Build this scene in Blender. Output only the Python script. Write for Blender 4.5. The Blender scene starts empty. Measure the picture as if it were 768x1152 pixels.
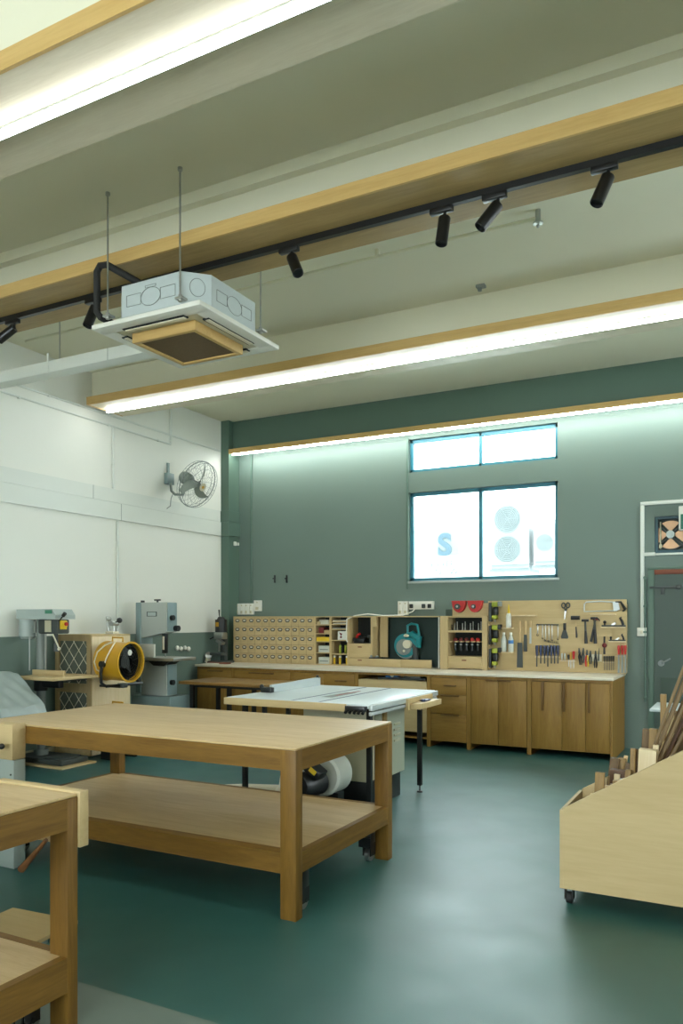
import bpy, bmesh, math, random
from mathutils import Vector, Matrix, Euler
random.seed(7)
PI = math.pi
scn = bpy.context.scene
COL = scn.collection

# ---------------------------------------------------------------- camera
F = 870.0; TH = math.radians(27.75); HZ = 697.0; HC = 1.5
cd = bpy.data.cameras.new('camera'); cam = bpy.data.objects.new('camera', cd); COL.objects.link(cam)
cam.location = (0, 0, HC); cam.rotation_euler = (PI/2, 0, TH)
cd.sensor_fit = 'HORIZONTAL'; cd.sensor_width = 24; cd.lens = F/768*24
cd.shift_y = (HZ-576)/768; cd.clip_start = .05; cd.clip_end = 200
scn.camera = cam
scn.view_settings.view_transform = 'Standard'; scn.view_settings.look = 'None'
scn.view_settings.gamma = 1; scn.view_settings.use_curve_mapping = False
scn.view_settings.exposure = 0.34

# a measured point of the photograph on a known plane of the room
def ray(px, py):
    a = (px-384)/F; c, s = math.cos(TH), math.sin(TH)
    return (c*a-s, s*a+c, (HZ-py)/F)
def ony(px, py, y):
    r = ray(px, py); t = y/r[1]; return (r[0]*t, y, HC+r[2]*t)
def onx(px, py, x):
    r = ray(px, py); t = x/r[0]; return (x, r[1]*t, HC+r[2]*t)
def onz(px, py, z):
    r = ray(px, py); t = (z-HC)/r[2]; return (r[0]*t, r[1]*t, z)

# ---------------------------------------------------------------- mesh builder
class MB:
    def __init__(s): s.bm = bmesh.new()
    def box(s, x0, x1, y0, y1, z0, z1, bev=0.0):
        vs = [s.bm.verts.new(p) for p in ((x0,y0,z0),(x1,y0,z0),(x1,y1,z0),(x0,y1,z0),(x0,y0,z1),(x1,y0,z1),(x1,y1,z1),(x0,y1,z1))]
        fs = [s.bm.faces.new([vs[i] for i in f]) for f in ((0,3,2,1),(4,5,6,7),(0,1,5,4),(1,2,6,5),(2,3,7,6),(3,0,4,7))]
        if bev:
            es = list({e for f in fs for e in f.edges})
            bmesh.ops.bevel(s.bm, geom=es, offset=bev, segments=2, profile=.5, affect='EDGES')
        return s
    def obox(s, c, size, rot=(0,0,0), bev=0.0):
        n0 = set(s.bm.verts)
        hx, hy, hz = size[0]/2, size[1]/2, size[2]/2
        s.box(-hx,hx,-hy,hy,-hz,hz,bev)
        nv = [v for v in s.bm.verts if v not in n0]
        M = Matrix.Translation(c) @ Euler(rot).to_matrix().to_4x4()
        bmesh.ops.transform(s.bm, matrix=M, verts=nv)
        return s
    def prism(s, poly, axis, a0, a1):
        def P(u, v, a):
            return {'x':(a,u,v), 'y':(u,a,v), 'z':(u,v,a)}[axis]
        A = [s.bm.verts.new(P(u,v,a0)) for u,v in poly]; B = [s.bm.verts.new(P(u,v,a1)) for u,v in poly]
        n = len(poly)
        fs = [s.bm.faces.new(A), s.bm.faces.new(B[::-1])]
        for i in range(n): fs.append(s.bm.faces.new((A[i],A[(i+1)%n],B[(i+1)%n],B[i])))
        bmesh.ops.recalc_face_normals(s.bm, faces=fs)
        return s
    def cyl(s, p0, p1, r, r2=None, n=16):
        r2 = r if r2 is None else r2
        p0, p1 = Vector(p0), Vector(p1); d = p1-p0; L = d.length
        q = Vector((0,0,1)).rotation_difference(d.normalized()).to_matrix().to_4x4()
        M = Matrix.Translation((p0+p1)/2) @ q
        bmesh.ops.create_cone(s.bm, cap_ends=True, segments=n, radius1=r, radius2=r2, depth=L, matrix=M)
        return s
    def lathe(s, prof, o, ax=(0,0,1), n=24):
        q = Vector((0,0,1)).rotation_difference(Vector(ax).normalized()).to_matrix()
        o = Vector(o); rings = []
        for r, z in prof:
            rings.append([s.bm.verts.new(o + q @ Vector((max(r,1e-4)*math.cos(2*PI*i/n), max(r,1e-4)*math.sin(2*PI*i/n), z))) for i in range(n)])
        fs = []
        for a, b in zip(rings, rings[1:]):
            for i in range(n): fs.append(s.bm.faces.new((a[i], a[(i+1)%n], b[(i+1)%n], b[i])))
        fs.append(s.bm.faces.new(rings[0][::-1])); fs.append(s.bm.faces.new(rings[-1]))
        bmesh.ops.recalc_face_normals(s.bm, faces=fs)
        return s
    def tube(s, pts, r, n=8, closed=False):
        pts = [Vector(p) for p in pts]; m = len(pts); rings = []; up = None
        for i, p in enumerate(pts):
            if closed: t = (pts[(i+1)%m]-pts[i-1]).normalized()
            else: t = (pts[min(i+1,m-1)]-pts[max(i-1,0)]).normalized()
            if up is None:
                up = t.orthogonal().normalized()
            up = (up - t*up.dot(t)).normalized(); w = t.cross(up)
            rr = r[i] if isinstance(r, (list,tuple)) else r
            rings.append([s.bm.verts.new(p + rr*(math.cos(2*PI*k/n)*up + math.sin(2*PI*k/n)*w)) for k in range(n)])
        fs = []
        rng = range(m) if closed else range(m-1)
        for i in rng:
            a, b = rings[i], rings[(i+1)%m]
            for k in range(n): fs.append(s.bm.faces.new((a[k], a[(k+1)%n], b[(k+1)%n], b[k])))
        if not closed:
            fs.append(s.bm.faces.new(rings[0][::-1])); fs.append(s.bm.faces.new(rings[-1]))
        bmesh.ops.recalc_face_normals(s.bm, faces=fs)
        return s
    def ball(s, c, r, sc=(1,1,1), n=12):
        M = Matrix.Translation(c) @ Matrix.Diagonal((sc[0],sc[1],sc[2],1))
        bmesh.ops.create_uvsphere(s.bm, u_segments=n, v_segments=max(6,n//2+2), radius=r, matrix=M)
        return s

def mk(name, mb, mat, parent=None, off=None, smooth=True):
    if off is not None:
        bmesh.ops.transform(mb.bm, matrix=Matrix.Translation(-Vector(off)), verts=mb.bm.verts)
    me = bpy.data.meshes.new(name); mb.bm.to_mesh(me); mb.bm.free()
    if smooth:
        me.shade_smooth()
        try: me.set_sharp_from_angle(angle=math.radians(32))
        except Exception: pass
    me.materials.append(mat)
    o = bpy.data.objects.new(name, me); COL.objects.link(o)
    if parent is not None: o.parent = parent
    return o

def tag(o, label, cat, group=None, kind=None):
    o['label'] = label; o['category'] = cat
    if group: o['group'] = group
    if kind: o['kind'] = kind
    return o

class Thing:
    """An Empty at the thing's base; parts are given in room coordinates unless local=True."""
    def __init__(s, name, label, cat, loc, rz=0, group=None, local=False):
        s.o = bpy.data.objects.new(name, None); COL.objects.link(s.o)
        s.o.location = loc; s.o.rotation_euler = (0,0,rz); s.local = local
        s.o.empty_display_size = .05
        tag(s.o, label, cat, group)
    def part(s, name, mb, mat, parent=None, label=None, smooth=True):
        o = mk(name, mb, mat, parent or s.o, None if s.local else s.o.location, smooth)
        if label: o['label'] = label
        return o

def solo(name, mb, mat, label, cat, loc, group=None, smooth=True):
    o = mk(name, mb, mat, None, loc, smooth); o.location = loc
    return tag(o, label, cat, group)

def struct(name, mb, mat, smooth=False):
    o = mk(name, mb, mat, None, None, smooth); o['kind'] = 'structure'; return o

def copy_tree(o, parent=None):
    c = o.copy(); COL.objects.link(c); c.parent = parent
    for ch in list(o.children): copy_tree(ch, c)
    return c

# ---------------------------------------------------------------- materials
def newmat(name):
    m = bpy.data.materials.new(name); m.use_nodes = True
    nt = m.node_tree; b = nt.nodes['Principled BSDF']; return m, nt, b
def L(nt, a, b): nt.links.new(a, b)
def lin(c):
    return tuple(((v/255)/12.92 if v/255 <= .04045 else ((v/255+.055)/1.055)**2.4) for v in c)+(1,)

def paint(name, c, rough=.5, var=.06, scale=3.0, bump=.0, metal=0.0, spec=.5, bscale=60, alpha=None):
    """plain colour (sRGB 0-255) with faint procedural mottling"""
    m, nt, b = newmat(name); c = lin(c)
    tc = nt.nodes.new('ShaderNodeTexCoord'); n = nt.nodes.new('ShaderNodeTexNoise')
    n.inputs['Scale'].default_value = scale; n.inputs['Detail'].default_value = 5
    L(nt, tc.outputs['Object'], n.inputs['Vector'])
    r = nt.nodes.new('ShaderNodeMix'); r.data_type = 'RGBA'
    r.inputs[6].default_value = tuple(v*(1-var) for v in c[:3])+(1,); r.inputs[7].default_value = tuple(min(1,v*(1+var)) for v in c[:3])+(1,)
    L(nt, n.outputs['Fac'], r.inputs[0]); L(nt, r.outputs[2], b.inputs['Base Color'])
    b.inputs['Roughness'].default_value = rough; b.inputs['Metallic'].default_value = metal
    b.inputs['Specular IOR Level'].default_value = spec
    if bump:
        n2 = nt.nodes.new('ShaderNodeTexNoise'); n2.inputs['Scale'].default_value = bscale; n2.inputs['Detail'].default_value = 4
        L(nt, tc.outputs['Object'], n2.inputs['Vector'])
        bp = nt.nodes.new('ShaderNodeBump'); bp.inputs['Strength'].default_value = bump; bp.inputs['Distance'].default_value = .004
        L(nt, n2.outputs['Fac'], bp.inputs['Height']); L(nt, bp.outputs[0], b.inputs['Normal'])
    return m

def wood(name, c1, c2, axis='x', scale=9, rough=.5, spec=.35, fig=1.0):
    m, nt, b = newmat(name)
    tc = nt.nodes.new('ShaderNodeTexCoord'); mp = nt.nodes.new('ShaderNodeMapping')
    st = {'x':(.09,1,1), 'y':(1,.09,1), 'z':(1,1,.09)}[axis]
    mp.inputs['Scale'].default_value = tuple(v*scale for v in st)
    L(nt, tc.outputs['Object'], mp.inputs['Vector'])
    n = nt.nodes.new('ShaderNodeTexNoise'); n.inputs['Scale'].default_value = 1.6; n.inputs['Detail'].default_value = 8
    n.inputs['Distortion'].default_value = 1.2*fig; n.inputs['Roughness'].default_value = .65
    L(nt, mp.outputs[0], n.inputs['Vector'])
    n2 = nt.nodes.new('ShaderNodeTexNoise'); n2.inputs['Scale'].default_value = 14; n2.inputs['Detail'].default_value = 3
    L(nt, mp.outputs[0], n2.inputs['Vector'])
    add = nt.nodes.new('ShaderNodeMath'); add.operation = 'MULTIPLY_ADD'; add.inputs[1].default_value = .35
    L(nt, n2.outputs['Fac'], add.inputs[0]); L(nt, n.outputs['Fac'], add.inputs[2])
    cr = nt.nodes.new('ShaderNodeValToRGB'); cr.color_ramp.elements[0].position = .42; cr.color_ramp.elements[1].position = .92
    cr.color_ramp.elements[0].color = lin(c1); cr.color_ramp.elements[1].color = lin(c2)
    L(nt, add.outputs[0], cr.inputs[0]); L(nt, cr.outputs[0], b.inputs['Base Color'])
    b.inputs['Roughness'].default_value = rough; b.inputs['Specular IOR Level'].default_value = spec
    return m

def emit(name, c, s):
    m, nt, b = newmat(name)
    b.inputs['Base Color'].default_value = lin(c); b.inputs['Emission Color'].default_value = lin(c); b.inputs['Emission Strength'].default_value = s
    return m

OAKD = ((98,68,22), (136,100,40))
M = dict(
 bench_x = wood('oak_bench_x', *OAKD, 'x'), bench_y = wood('oak_bench_y', *OAKD, 'y'), bench_z = wood('oak_bench_z', *OAKD, 'z'),
 top = wood('birch_top', (182,152,106), (208,182,136), 'x', rough=.42),
 ply = wood('birch_ply', (186,162,116), (201,178,133), 'x', 5, rough=.55),
 plyz = wood('birch_ply_upright', (186,162,116), (201,178,133), 'z', 5, rough=.55),
 lamp_wood = wood('channel_wood', (186,150,88), (208,174,112), 'x', 6, rough=.5),
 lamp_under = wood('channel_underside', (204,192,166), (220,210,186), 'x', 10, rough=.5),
 track_under = wood('track_underside', (150,124,76), (176,148,98), 'x', 10, rough=.45),
 cab = wood('oak_cabinet_door', (128,94,38), (156,120,56), 'z', 9, rough=.5),
 cabx = wood('oak_cabinet_rail', (128,94,38), (156,120,56), 'x', 9, rough=.5),
 brown = wood('brown_table', (120,88,42), (152,116,62), 'x', 6, rough=.35),
 walnut = wood('walnut', (82,60,28), (124,94,50), 'z', 14), teak = wood('teak', (126,98,50), (168,134,78), 'z', 14),
 pine = wood('pine', (190,160,112), (214,188,142), 'z', 12), maple = wood('maple', (206,184,142), (222,204,168), 'z', 8),
 redwood = wood('dark_red_wood', (74,46,22), (104,68,36), 'z', 14),
 green = paint('green_wall', (104,122,113), .5, .05, 1.4, .15), greend = paint('green_trim', (86,110,97), .5, .05, 2),
 white = paint('white_wall', (226,227,218), .6, .02, 1.5, .12), ceilm = paint('ceiling_paint', (224,221,198), .8, .03, 1.2, .1),
 trunk = paint('white_trunking', (214,218,210), .4, .02), whitep = paint('white_plastic', (222,222,212), .35, .02),
 grey_l = paint('light_grey_metal', (168,180,176), .38, .03), grey_b = paint('blue_grey_metal', (126,146,146), .4, .04),
 grey_m = paint('mid_grey_metal', (128,136,132), .4, .05), grey_d = paint('dark_grey_iron', (62,68,66), .5, .1),
 galv = paint('galvanised_steel', (190,200,200), .4, .04, 25, metal=.1), steel = paint('steel', (176,178,174), .3, .05, 12, metal=.9),
 black = paint('black_plastic', (22,24,25), .4, .1), blackm = paint('black_metal', (18,20,22), .35, .1),
 rubber = paint('rubber', (28,28,28), .7, .1), alu = paint('aluminium', (190,196,196), .45, .02, metal=.4),
 yellow = paint('yellow_enamel', (196,148,34), .35, .06), bright_y = paint('bright_yellow', (226,190,40), .45, .04),
 red = paint('red_plastic', (186,30,26), .35, .05), darkred = paint('dark_red', (110,30,26), .5, .1),
 navy = paint('navy_plastic', (28,42,78), .35, .08), teal = paint('teal_plastic', (26,128,134), .35, .05),
 lime = paint('lime_plastic', (150,160,44), .4, .05), orange = paint('orange_lit_blade', (178,140,104), .35, .15, 9, metal=.4),  # orange: glow on the exhaust fan blades, put into the colour
 fan_b = paint('fan_blade', (130,140,130), .35, .05), tarp = paint('grey_tarpaulin', (140,152,148), .33, .05, 6),
 window_f = paint('teal_window_frame', (52,122,138), .4, .06), ivory = paint('ivory', (216,208,184), .45, .03),
 ivoryd = paint('cream_metal', (190,184,156), .5, .05), paper = paint('paper', (206,202,186), .8, .08, 20),
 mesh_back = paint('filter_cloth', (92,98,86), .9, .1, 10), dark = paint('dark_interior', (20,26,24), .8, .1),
 filt = paint('brown_filter', (104,84,56), .8, .25, 60), foam = paint('black_foam', (20,21,21), .8, .1),
 rust = paint('rusty_brown', (122,66,44), .6, .15, 8), doorm = paint('green_door', (50,70,58), .45, .07, 3, .1),
 bluelabel = paint('blue_label', (50,110,170), .4, .03), clearp = paint('cloudy_plastic', (196,200,190), .25, .03),
 exitg = paint('sign_green', (14,112,84), .4, .02), tablew = paint('white_laminate', (206,216,218), .3, .03, 6),
 extw = paint('outdoor_render', (226,228,226), .8, .02), extg = paint('outdoor_unit', (130,133,134), .6, .02),
 exts = paint('outdoor_grille', (118,124,125), .7, .02), signb = paint('sign_blue', (74,92,104), .5, .02), signp = paint('sign_pale', (122,127,129), .5, .02),
 signg = paint('sign_grey', (84,92,96), .5, .02), redline = paint('red_line', (160,60,60), .5, .03), blueline = paint('groove_blue', (70,90,120), .4, .03),
 label_g = paint('plate_green', (60,130,100), .4, .03), whitetop = wood('pale_worktop', (206,196,176), (224,216,198), 'x', 5, rough=.35),
 stick = wood('stick_wood', (98,76,42), (138,110,66), 'z', 12), fanf = paint('fan_frame', (34,76,86), .45, .05), led2 = emit('led_lens_back', (244,252,252), 36.0),
 hand = wood('handle_oak', (92,64,28), (118,86,42), 'z', 9), saw_front = paint('saw_front', (172,178,172), .4, .03), saw_side = paint('saw_side', (168,172,152), .45, .04), bay = paint('bay_shade_sheet', (40,58,54), .7, .1),
 led = emit('led_lens', (248,252,250), 24.0),
)
def glass():
    m = bpy.data.materials.new('window_glass'); m.use_nodes = True; nt = m.node_tree; nt.nodes.clear()
    o = nt.nodes.new('ShaderNodeOutputMaterial'); mx = nt.nodes.new('ShaderNodeMixShader'); t = nt.nodes.new('ShaderNodeBsdfTransparent')
    g = nt.nodes.new('ShaderNodeBsdfGlossy'); g.inputs['Roughness'].default_value = .02; fr = nt.nodes.new('ShaderNodeFresnel'); fr.inputs[0].default_value = 1.25
    t.inputs[0].default_value = (.96,.99,.99,1)
    L(nt, fr.outputs[0], mx.inputs[0]); L(nt, t.outputs[0], mx.inputs[1]); L(nt, g.outputs[0], mx.inputs[2]); L(nt, mx.outputs[0], o.inputs[0]); return m
M['glass'] = glass()
def floor_mat(name, c1, c2, r0, r1):
    m, nt, b = newmat(name)
    tc = nt.nodes.new('ShaderNodeTexCoord')
    n = nt.nodes.new('ShaderNodeTexNoise'); n.inputs['Scale'].default_value = .9; n.inputs['Detail'].default_value = 7; n.inputs['Distortion'].default_value = .8
    L(nt, tc.outputs['Object'], n.inputs['Vector'])
    cr = nt.nodes.new('ShaderNodeValToRGB'); cr.color_ramp.elements[0].position = .3; cr.color_ramp.elements[1].position = .75
    cr.color_ramp.elements[0].color = lin(c1); cr.color_ramp.elements[1].color = lin(c2)
    L(nt, n.outputs['Fac'], cr.inputs[0]); L(nt, cr.outputs[0], b.inputs['Base Color'])
    n2 = nt.nodes.new('ShaderNodeTexNoise'); n2.inputs['Scale'].default_value = 2.4; n2.inputs['Detail'].default_value = 9; n2.inputs['Distortion'].default_value = .4
    L(nt, tc.outputs['Object'], n2.inputs['Vector'])
    mr = nt.nodes.new('ShaderNodeMapRange'); mr.inputs[1].default_value=.3; mr.inputs[2].default_value=.7; mr.inputs[3].default_value = r0; mr.inputs[4].default_value = r1
    L(nt, n2.outputs['Fac'], mr.inputs[0]); L(nt, mr.outputs[0], b.inputs['Roughness'])
    n3 = nt.nodes.new('ShaderNodeTexNoise'); n3.inputs['Scale'].default_value = 160
    L(nt, tc.outputs['Object'], n3.inputs['Vector'])
    bp = nt.nodes.new('ShaderNodeBump'); bp.inputs['Strength'].default_value = .12; bp.inputs['Distance'].default_value = .003
    L(nt, n3.outputs['Fac'], bp.inputs['Height']); L(nt, bp.outputs[0], b.inputs['Normal'])
    b.inputs['Specular IOR Level'].default_value = .85
    return m
M['floor'] = floor_mat('epoxy_floor', (38,82,80), (52,100,96), .40, .47)
M['floor2'] = floor_mat('grey_floor', (88,104,98), (98,114,106), .45, .55)

# ---------------------------------------------------------------- room shell
XL, XR, YB, YF, ZC = -6.9, 3.6, 9.55, -4.0, 4.43
WX0, WX1, WZ0, WZ1, WZ2, WZ3 = -4.015, -2.055, 2.01, 3.19, 3.46, 3.90
FX0, FX1, FZ0, FZ1 = ony(736,0,YB)[0], ony(736,0,YB)[0]+.46, ony(740,622,YB)[2], ony(740,581,YB)[2]
DX0, DZ1 = ony(733,0,YB)[0], 2.07
struct('floor', MB().box(XL-.2, XR+.2, YF-.2, YB+.25, -.1, 0), M['floor'])
e = onz(150,1123,0)
struct('floor_strip', MB().box(XL, XR, YF, e[1], 0.0, .0008), M['floor2'])
cb = MB()
cb.box(XL-.2, XR+.2, YF-.2, YB+.25, ZC, ZC+.15)
cb.box(XL, XR, 4.209, 4.72, 4.352, ZC); cb.box(XL, XR, 4.274, 4.70, 4.06, 4.352)
cb.box(XL, XR, 6.75, 7.22, 4.06, ZC)
cb.box(XL, XR, 2.48, 2.93, 4.06, ZC); cb.box(XL, XR, -1.6, -.8, 4.06, ZC)
struct('ceiling', cb, M['ceilm'])
struct('trim_beam_back', MB().box(XL+.0, XR, 9.40, YB, 3.99, ZC), M['greend'])
wb = MB()
def wallgrid(mb, xs, zs, holes, y0, y1):
    for i in range(len(xs)-1):
        for j in range(len(zs)-1):
            cx, cz = (xs[i]+xs[i+1])/2, (zs[j]+zs[j+1])/2
            if any(a < cx < b and c < cz < d for a,b,c,d in holes): continue
            mb.box(xs[i], xs[i+1], y0, y1, zs[j], zs[j+1])
wallgrid(wb, [XL-.2, WX0, WX1, FX0, FX1, XR+.2], [0, FZ0, FZ1, 3.0, ZC] if 0 else sorted({0, WZ0, WZ1, WZ2, WZ3, FZ0, FZ1, ZC}),
         [(WX0,WX1,WZ0,WZ1),(WX0,WX1,WZ2,WZ3),(FX0,FX1,FZ0,FZ1)], YB, YB+.2)
struct('wall_back', wb, M['green'])
DADO = 1.318
wl = struct('wall_left', MB().box(XL-.2, XL, YF, YB, DADO, ZC), M['white'])
struct('wall_left_dado', MB().box(XL-.2, XL, YF, YB, 0, DADO), M['green'])
wr = MB(); ys_ = [YF, 5.4, 7.4, YB]
for i_ in range(3):
    if i_ == 1: wr.box(XR,XR+.2,ys_[i_],ys_[i_+1],0,1.0); wr.box(XR,XR+.2,ys_[i_],ys_[i_+1],3.2,ZC)
    else: wr.box(XR,XR+.2,ys_[i_],ys_[i_+1],0,ZC)
struct('wall_right', wr, M['white'])
for n_,(a_,b_) in enumerate(((5.4,7.4),)):  # unseen window added in the right wall, sized for side daylight
    f_ = MB(); f_.box(XR+.08,XR+.13,a_,b_,1.0,1.05); f_.box(XR+.08,XR+.13,a_,b_,3.15,3.2)
    for k_ in range(4): yy_ = a_+(b_-a_-.05)*k_/3; f_.box(XR+.08,XR+.13,yy_,yy_+.05,1.05,3.15)
    struct('window_%d'%(4+n_), f_, M['window_f'])
# wall behind the viewer, with unseen windows added and widened for fill daylight
wf = MB(); wallgrid(wf, [XL, -4.5, .6, XR], [0, 1.0, 3.4, ZC], [(-4.5,.6,1.0,3.4)], YF-.2, YF); struct('wall_front', wf, M['white'])
ff = MB(); [ff.box(x-.03, x+.03, YF-.12, YF-.06, 1.0, 3.4) for x in (-4.47,-3.2,-1.9,-.63,.57)]; ff.box(-4.5,.6,YF-.12,YF-.06,1.0,1.06); ff.box(-4.5,.6,YF-.12,YF-.06,3.34,3.4)
struct('window_3', ff, M['window_f'])
# green pillar in the corner and the trunking that wraps round it
struct('trim_pillar', MB().box(XL, -6.76, 9.29, YB, 0, ZC), M['greend'])
tr = MB(); tr.box(XL, -6.868, YF, 9.25, 2.728, 2.932); tr.box(XL, -6.88, YF, 9.25, 2.938, 3.10); tr.box(XL,-6.89,YF,9.25,2.93,2.94)
struct('trim_trunking_left', tr, M['trunk'])
tg = MB(); tg.box(XL, -6.725, 9.25, YB-.01, 2.728, 2.932, .004); tg.box(XL, -6.735, 9.26, YB-.01, 2.938, 3.10, .004); tg.box(XL,-6.745,9.27,YB-.01,2.925,2.945)
struct('trim_trunking_corner', tg, M['greend'])
# small joints in the trunking
tj = MB(); tj.box(-6.8685,-6.8665,7.2,7.206,2.728,2.932); tj.box(-6.8805,-6.8785,6.75,6.756,2.938,3.10); struct('trim_trunking_joint', tj, M['grey_m'])
# conduits on the left wall
def conduit(name, pts, r, mat, label, clips=()):
    t = Thing(name, label, 'conduit', pts[0])
    t.part('pipe', MB().tube(pts, r, 8), mat)
    for c in clips:
        t.part('clip', MB().box(c[0]-.014, c[0]+.014, c[1]-.014, c[1]+.014, c[2]-.014, c[2]+.014, .003), mat)
    return t
conduit('conduit_pipe', [(-6.886,5.0,3.88),(-6.886,8.15,3.86)], .012, M['trunk'], 'thin white conduit running level along the left wall below the ceiling, lower of two', [(-6.886,5.7,3.87),(-6.886,7.0,3.867),(-6.886,7.9,3.862)])
conduit('conduit_pipe', [(-6.886,5.2,4.0),(-6.886,9.25,3.98)], .014, M['trunk'], 'thin white conduit running level along the left wall, upper of two', [(-6.886,6.1,3.995)])
conduit('conduit_pipe', [(-6.886,7.08,3.85),(-6.886,7.08,3.11)], .014, M['trunk'], 'upright white conduit dropping to the top of the wall trunking', [(-6.886,7.08,3.4)])
conduit('conduit_pipe', [(-6.886,7.16,2.72),(-6.886,7.16,1.25)], .016, M['trunk'], 'upright white conduit below the wall trunking, above the yellow fan', [(-6.886,7.16,2.0),(-6.886,7.16,1.42)])
conduit('conduit_pipe', [(-6.886,8.15,3.86),(-6.886,8.15,4.42)], .014, M['trunk'], 'short white conduit rising to the ceiling above the wall fan')
conduit('conduit_pipe', [(-6.53,YB-.015,3.98),(-6.53,YB-.015,1.6)], .016, M['greend'], 'green painted upright pipe in the back left corner', [(-6.53,YB-.015,3.0),(-6.53,YB-.015,2.2)])

# ---------------------------------------------------------------- back windows
def window(name, x0, x1, z0, z1, xm, th, frame=.045):
    f = MB(); y0, y1 = YB+.06, YB+.12
    f.box(x0, x0+frame, y0, y1, z0, z1, .004); f.box(x1-frame, x1, y0, y1, z0, z1, .004)
    f.box(x0, x1, y0, y1, z0, z0+frame, .004); f.box(x0, x1, y0, y1, z1-frame, z1, .004); f.box(xm-th/2, xm+th/2, y0, y1, z0, z1, .004)
    o = struct(name, f, M['window_f'])
    for a, b in ((x0+frame, xm-th/2), (xm+th/2, x1-frame)):
        mk('pane', MB().box(a-.005, b+.005, YB+.088, YB+.092, z0+frame-.005, z1-frame+.005), M['glass'], o)
    return o
xm = ony(541,560,YB+.09)[0]
w1 = window('window_1', WX0, WX1, WZ0, WZ1, xm, .05)
w2 = window('window_2', WX0, WX1, WZ2, WZ3, xm, .04)
sl = MB(); sl.box(WX0-.02, WX1+.02, YB-.012, YB+.2, WZ0-.03, WZ0, .004); mk('window_sill', sl, M['grey_l'], w1)
sl = MB(); sl.box(WX0-.03, WX0, YB-.012, YB, WZ0-.1, WZ3+.04, .004); struct('trim_window', sl, M['greend'])
# outdoors: neighbouring building with condensers and a sign
solo('neighbour_building', MB().box(-9, 4, 13.0, 13.4, -2, 3.1).box(-9,4,12.9,13.5,3.1,3.16), M['extw'], 'pale building wall seen beyond the lower window', 'building', (-2.5,13,-2))
def condenser(px, pyb, w, h, nfan, label):
    x, y, z = ony(px, pyb, 12.3)
    t = Thing('air_conditioner_condenser', label, 'air conditioner', (x, y, z))
    t.part('housing', MB().box(x-w/2, x+w/2, y, y+.36, z, z+h, .01), M['extg'])
    for k in range(nfan):
        cz = z + h*(k+.5)/nfan; g = MB(); R = min(w*.36, h/nfan*.43)
        for j in range(1, 9): g.tube([(x-w*.06+R*j/8*math.cos(a), y-.012, cz+R*j/8*math.sin(a)) for a in [i*PI/14 for i in range(28)]], .006, 5, True)
        for a in range(6): g.cyl((x-w*.06,y-.012,cz), (x-w*.06+R*math.cos(a*PI/3), y-.012, cz+R*math.sin(a*PI/3)), .006, n=5)
        t.part('fan_grille', g, M['exts'])
        t.part('fan', MB().cyl((x-w*.06,y-.002,cz),(x-w*.06,y+.01,cz),R*.97,n=28), M['exts'])
    t.part('foot', MB().box(x-w/2, x+w/2, y+.02, y+.34, z-.06, z), M['exts'])
    bx = MB().box(x-w/2-.02, x-w/2+.03, y+.1, 12.995, z-.12, z-.06).box(x+w/2-.05, x+w/2, y+.1, 12.995, z-.12, z-.06).box(x-w/2-.05,x+w/2,y+.05,y+.1,z-.12,z-.06)
    t.part('bracket', bx, M['exts'])
condenser(573, 635, .62, .98, 2, 'tall outdoor condenser with two stacked fans, seen through the window')
condenser(614, 631, .36, .58, 1, 'low outdoor condenser with one fan at the right edge of the window')
# the sign outside the left pane
sx, sy, sz = ony(500, 640, 12.0)
t = Thing('building_sign', 'faint blue hotel sign with a large letter, seen through the left window pane', 'sign', (sx, sy, sz))
pb = ony(484,626,12.0); pt = ony(516,597,12.0)
t.part('panel', MB().box(pb[0], pt[0], sy, sy+.05, pb[2], pt[2], .005), M['signp'])
t.part('mounting', MB().box(pb[0]+.1, pb[0]+.2, sy+.05, 12.99, pb[2]+.1, pb[2]+.16), M['extw'])
def text(s, size, c, yy, mat, parent, nm, off, bold=0):
    cu = bpy.data.curves.new(nm, 'FONT'); cu.body = s; cu.size = size; cu.align_x = 'CENTER'; cu.extrude = .006; cu.offset = bold
    o = bpy.data.objects.new(nm, cu); COL.objects.link(o)
    dg = bpy.context.evaluated_depsgraph_get(); me = bpy.data.meshes.new_from_object(o.evaluated_get(dg)); bpy.data.objects.remove(o)
    me.transform(Matrix.Translation((c[0]-off[0], yy-off[1], c[2]-off[2])) @ Euler((PI/2,0,0)).to_matrix().to_4x4()); me.materials.clear(); me.materials.append(mat)
    o = bpy.data.objects.new(nm, me); COL.objects.link(o); o.parent = parent; return o
text('S', .50, ony(500,624.5,12.0), sy-.008, M['signb'], t.o, 'letter', (sx,sy,sz), .018)
text('HOTEL', .155, ony(500,638.5,12.0), sy-.008, M['signg'], t.o, 'lettering', (sx,sy,sz), .002)
text('SNOW', .155, ony(500,647,12.0), sy-.008, M['signg'], t.o, 'lettering', (sx,sy,sz), .002)

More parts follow.
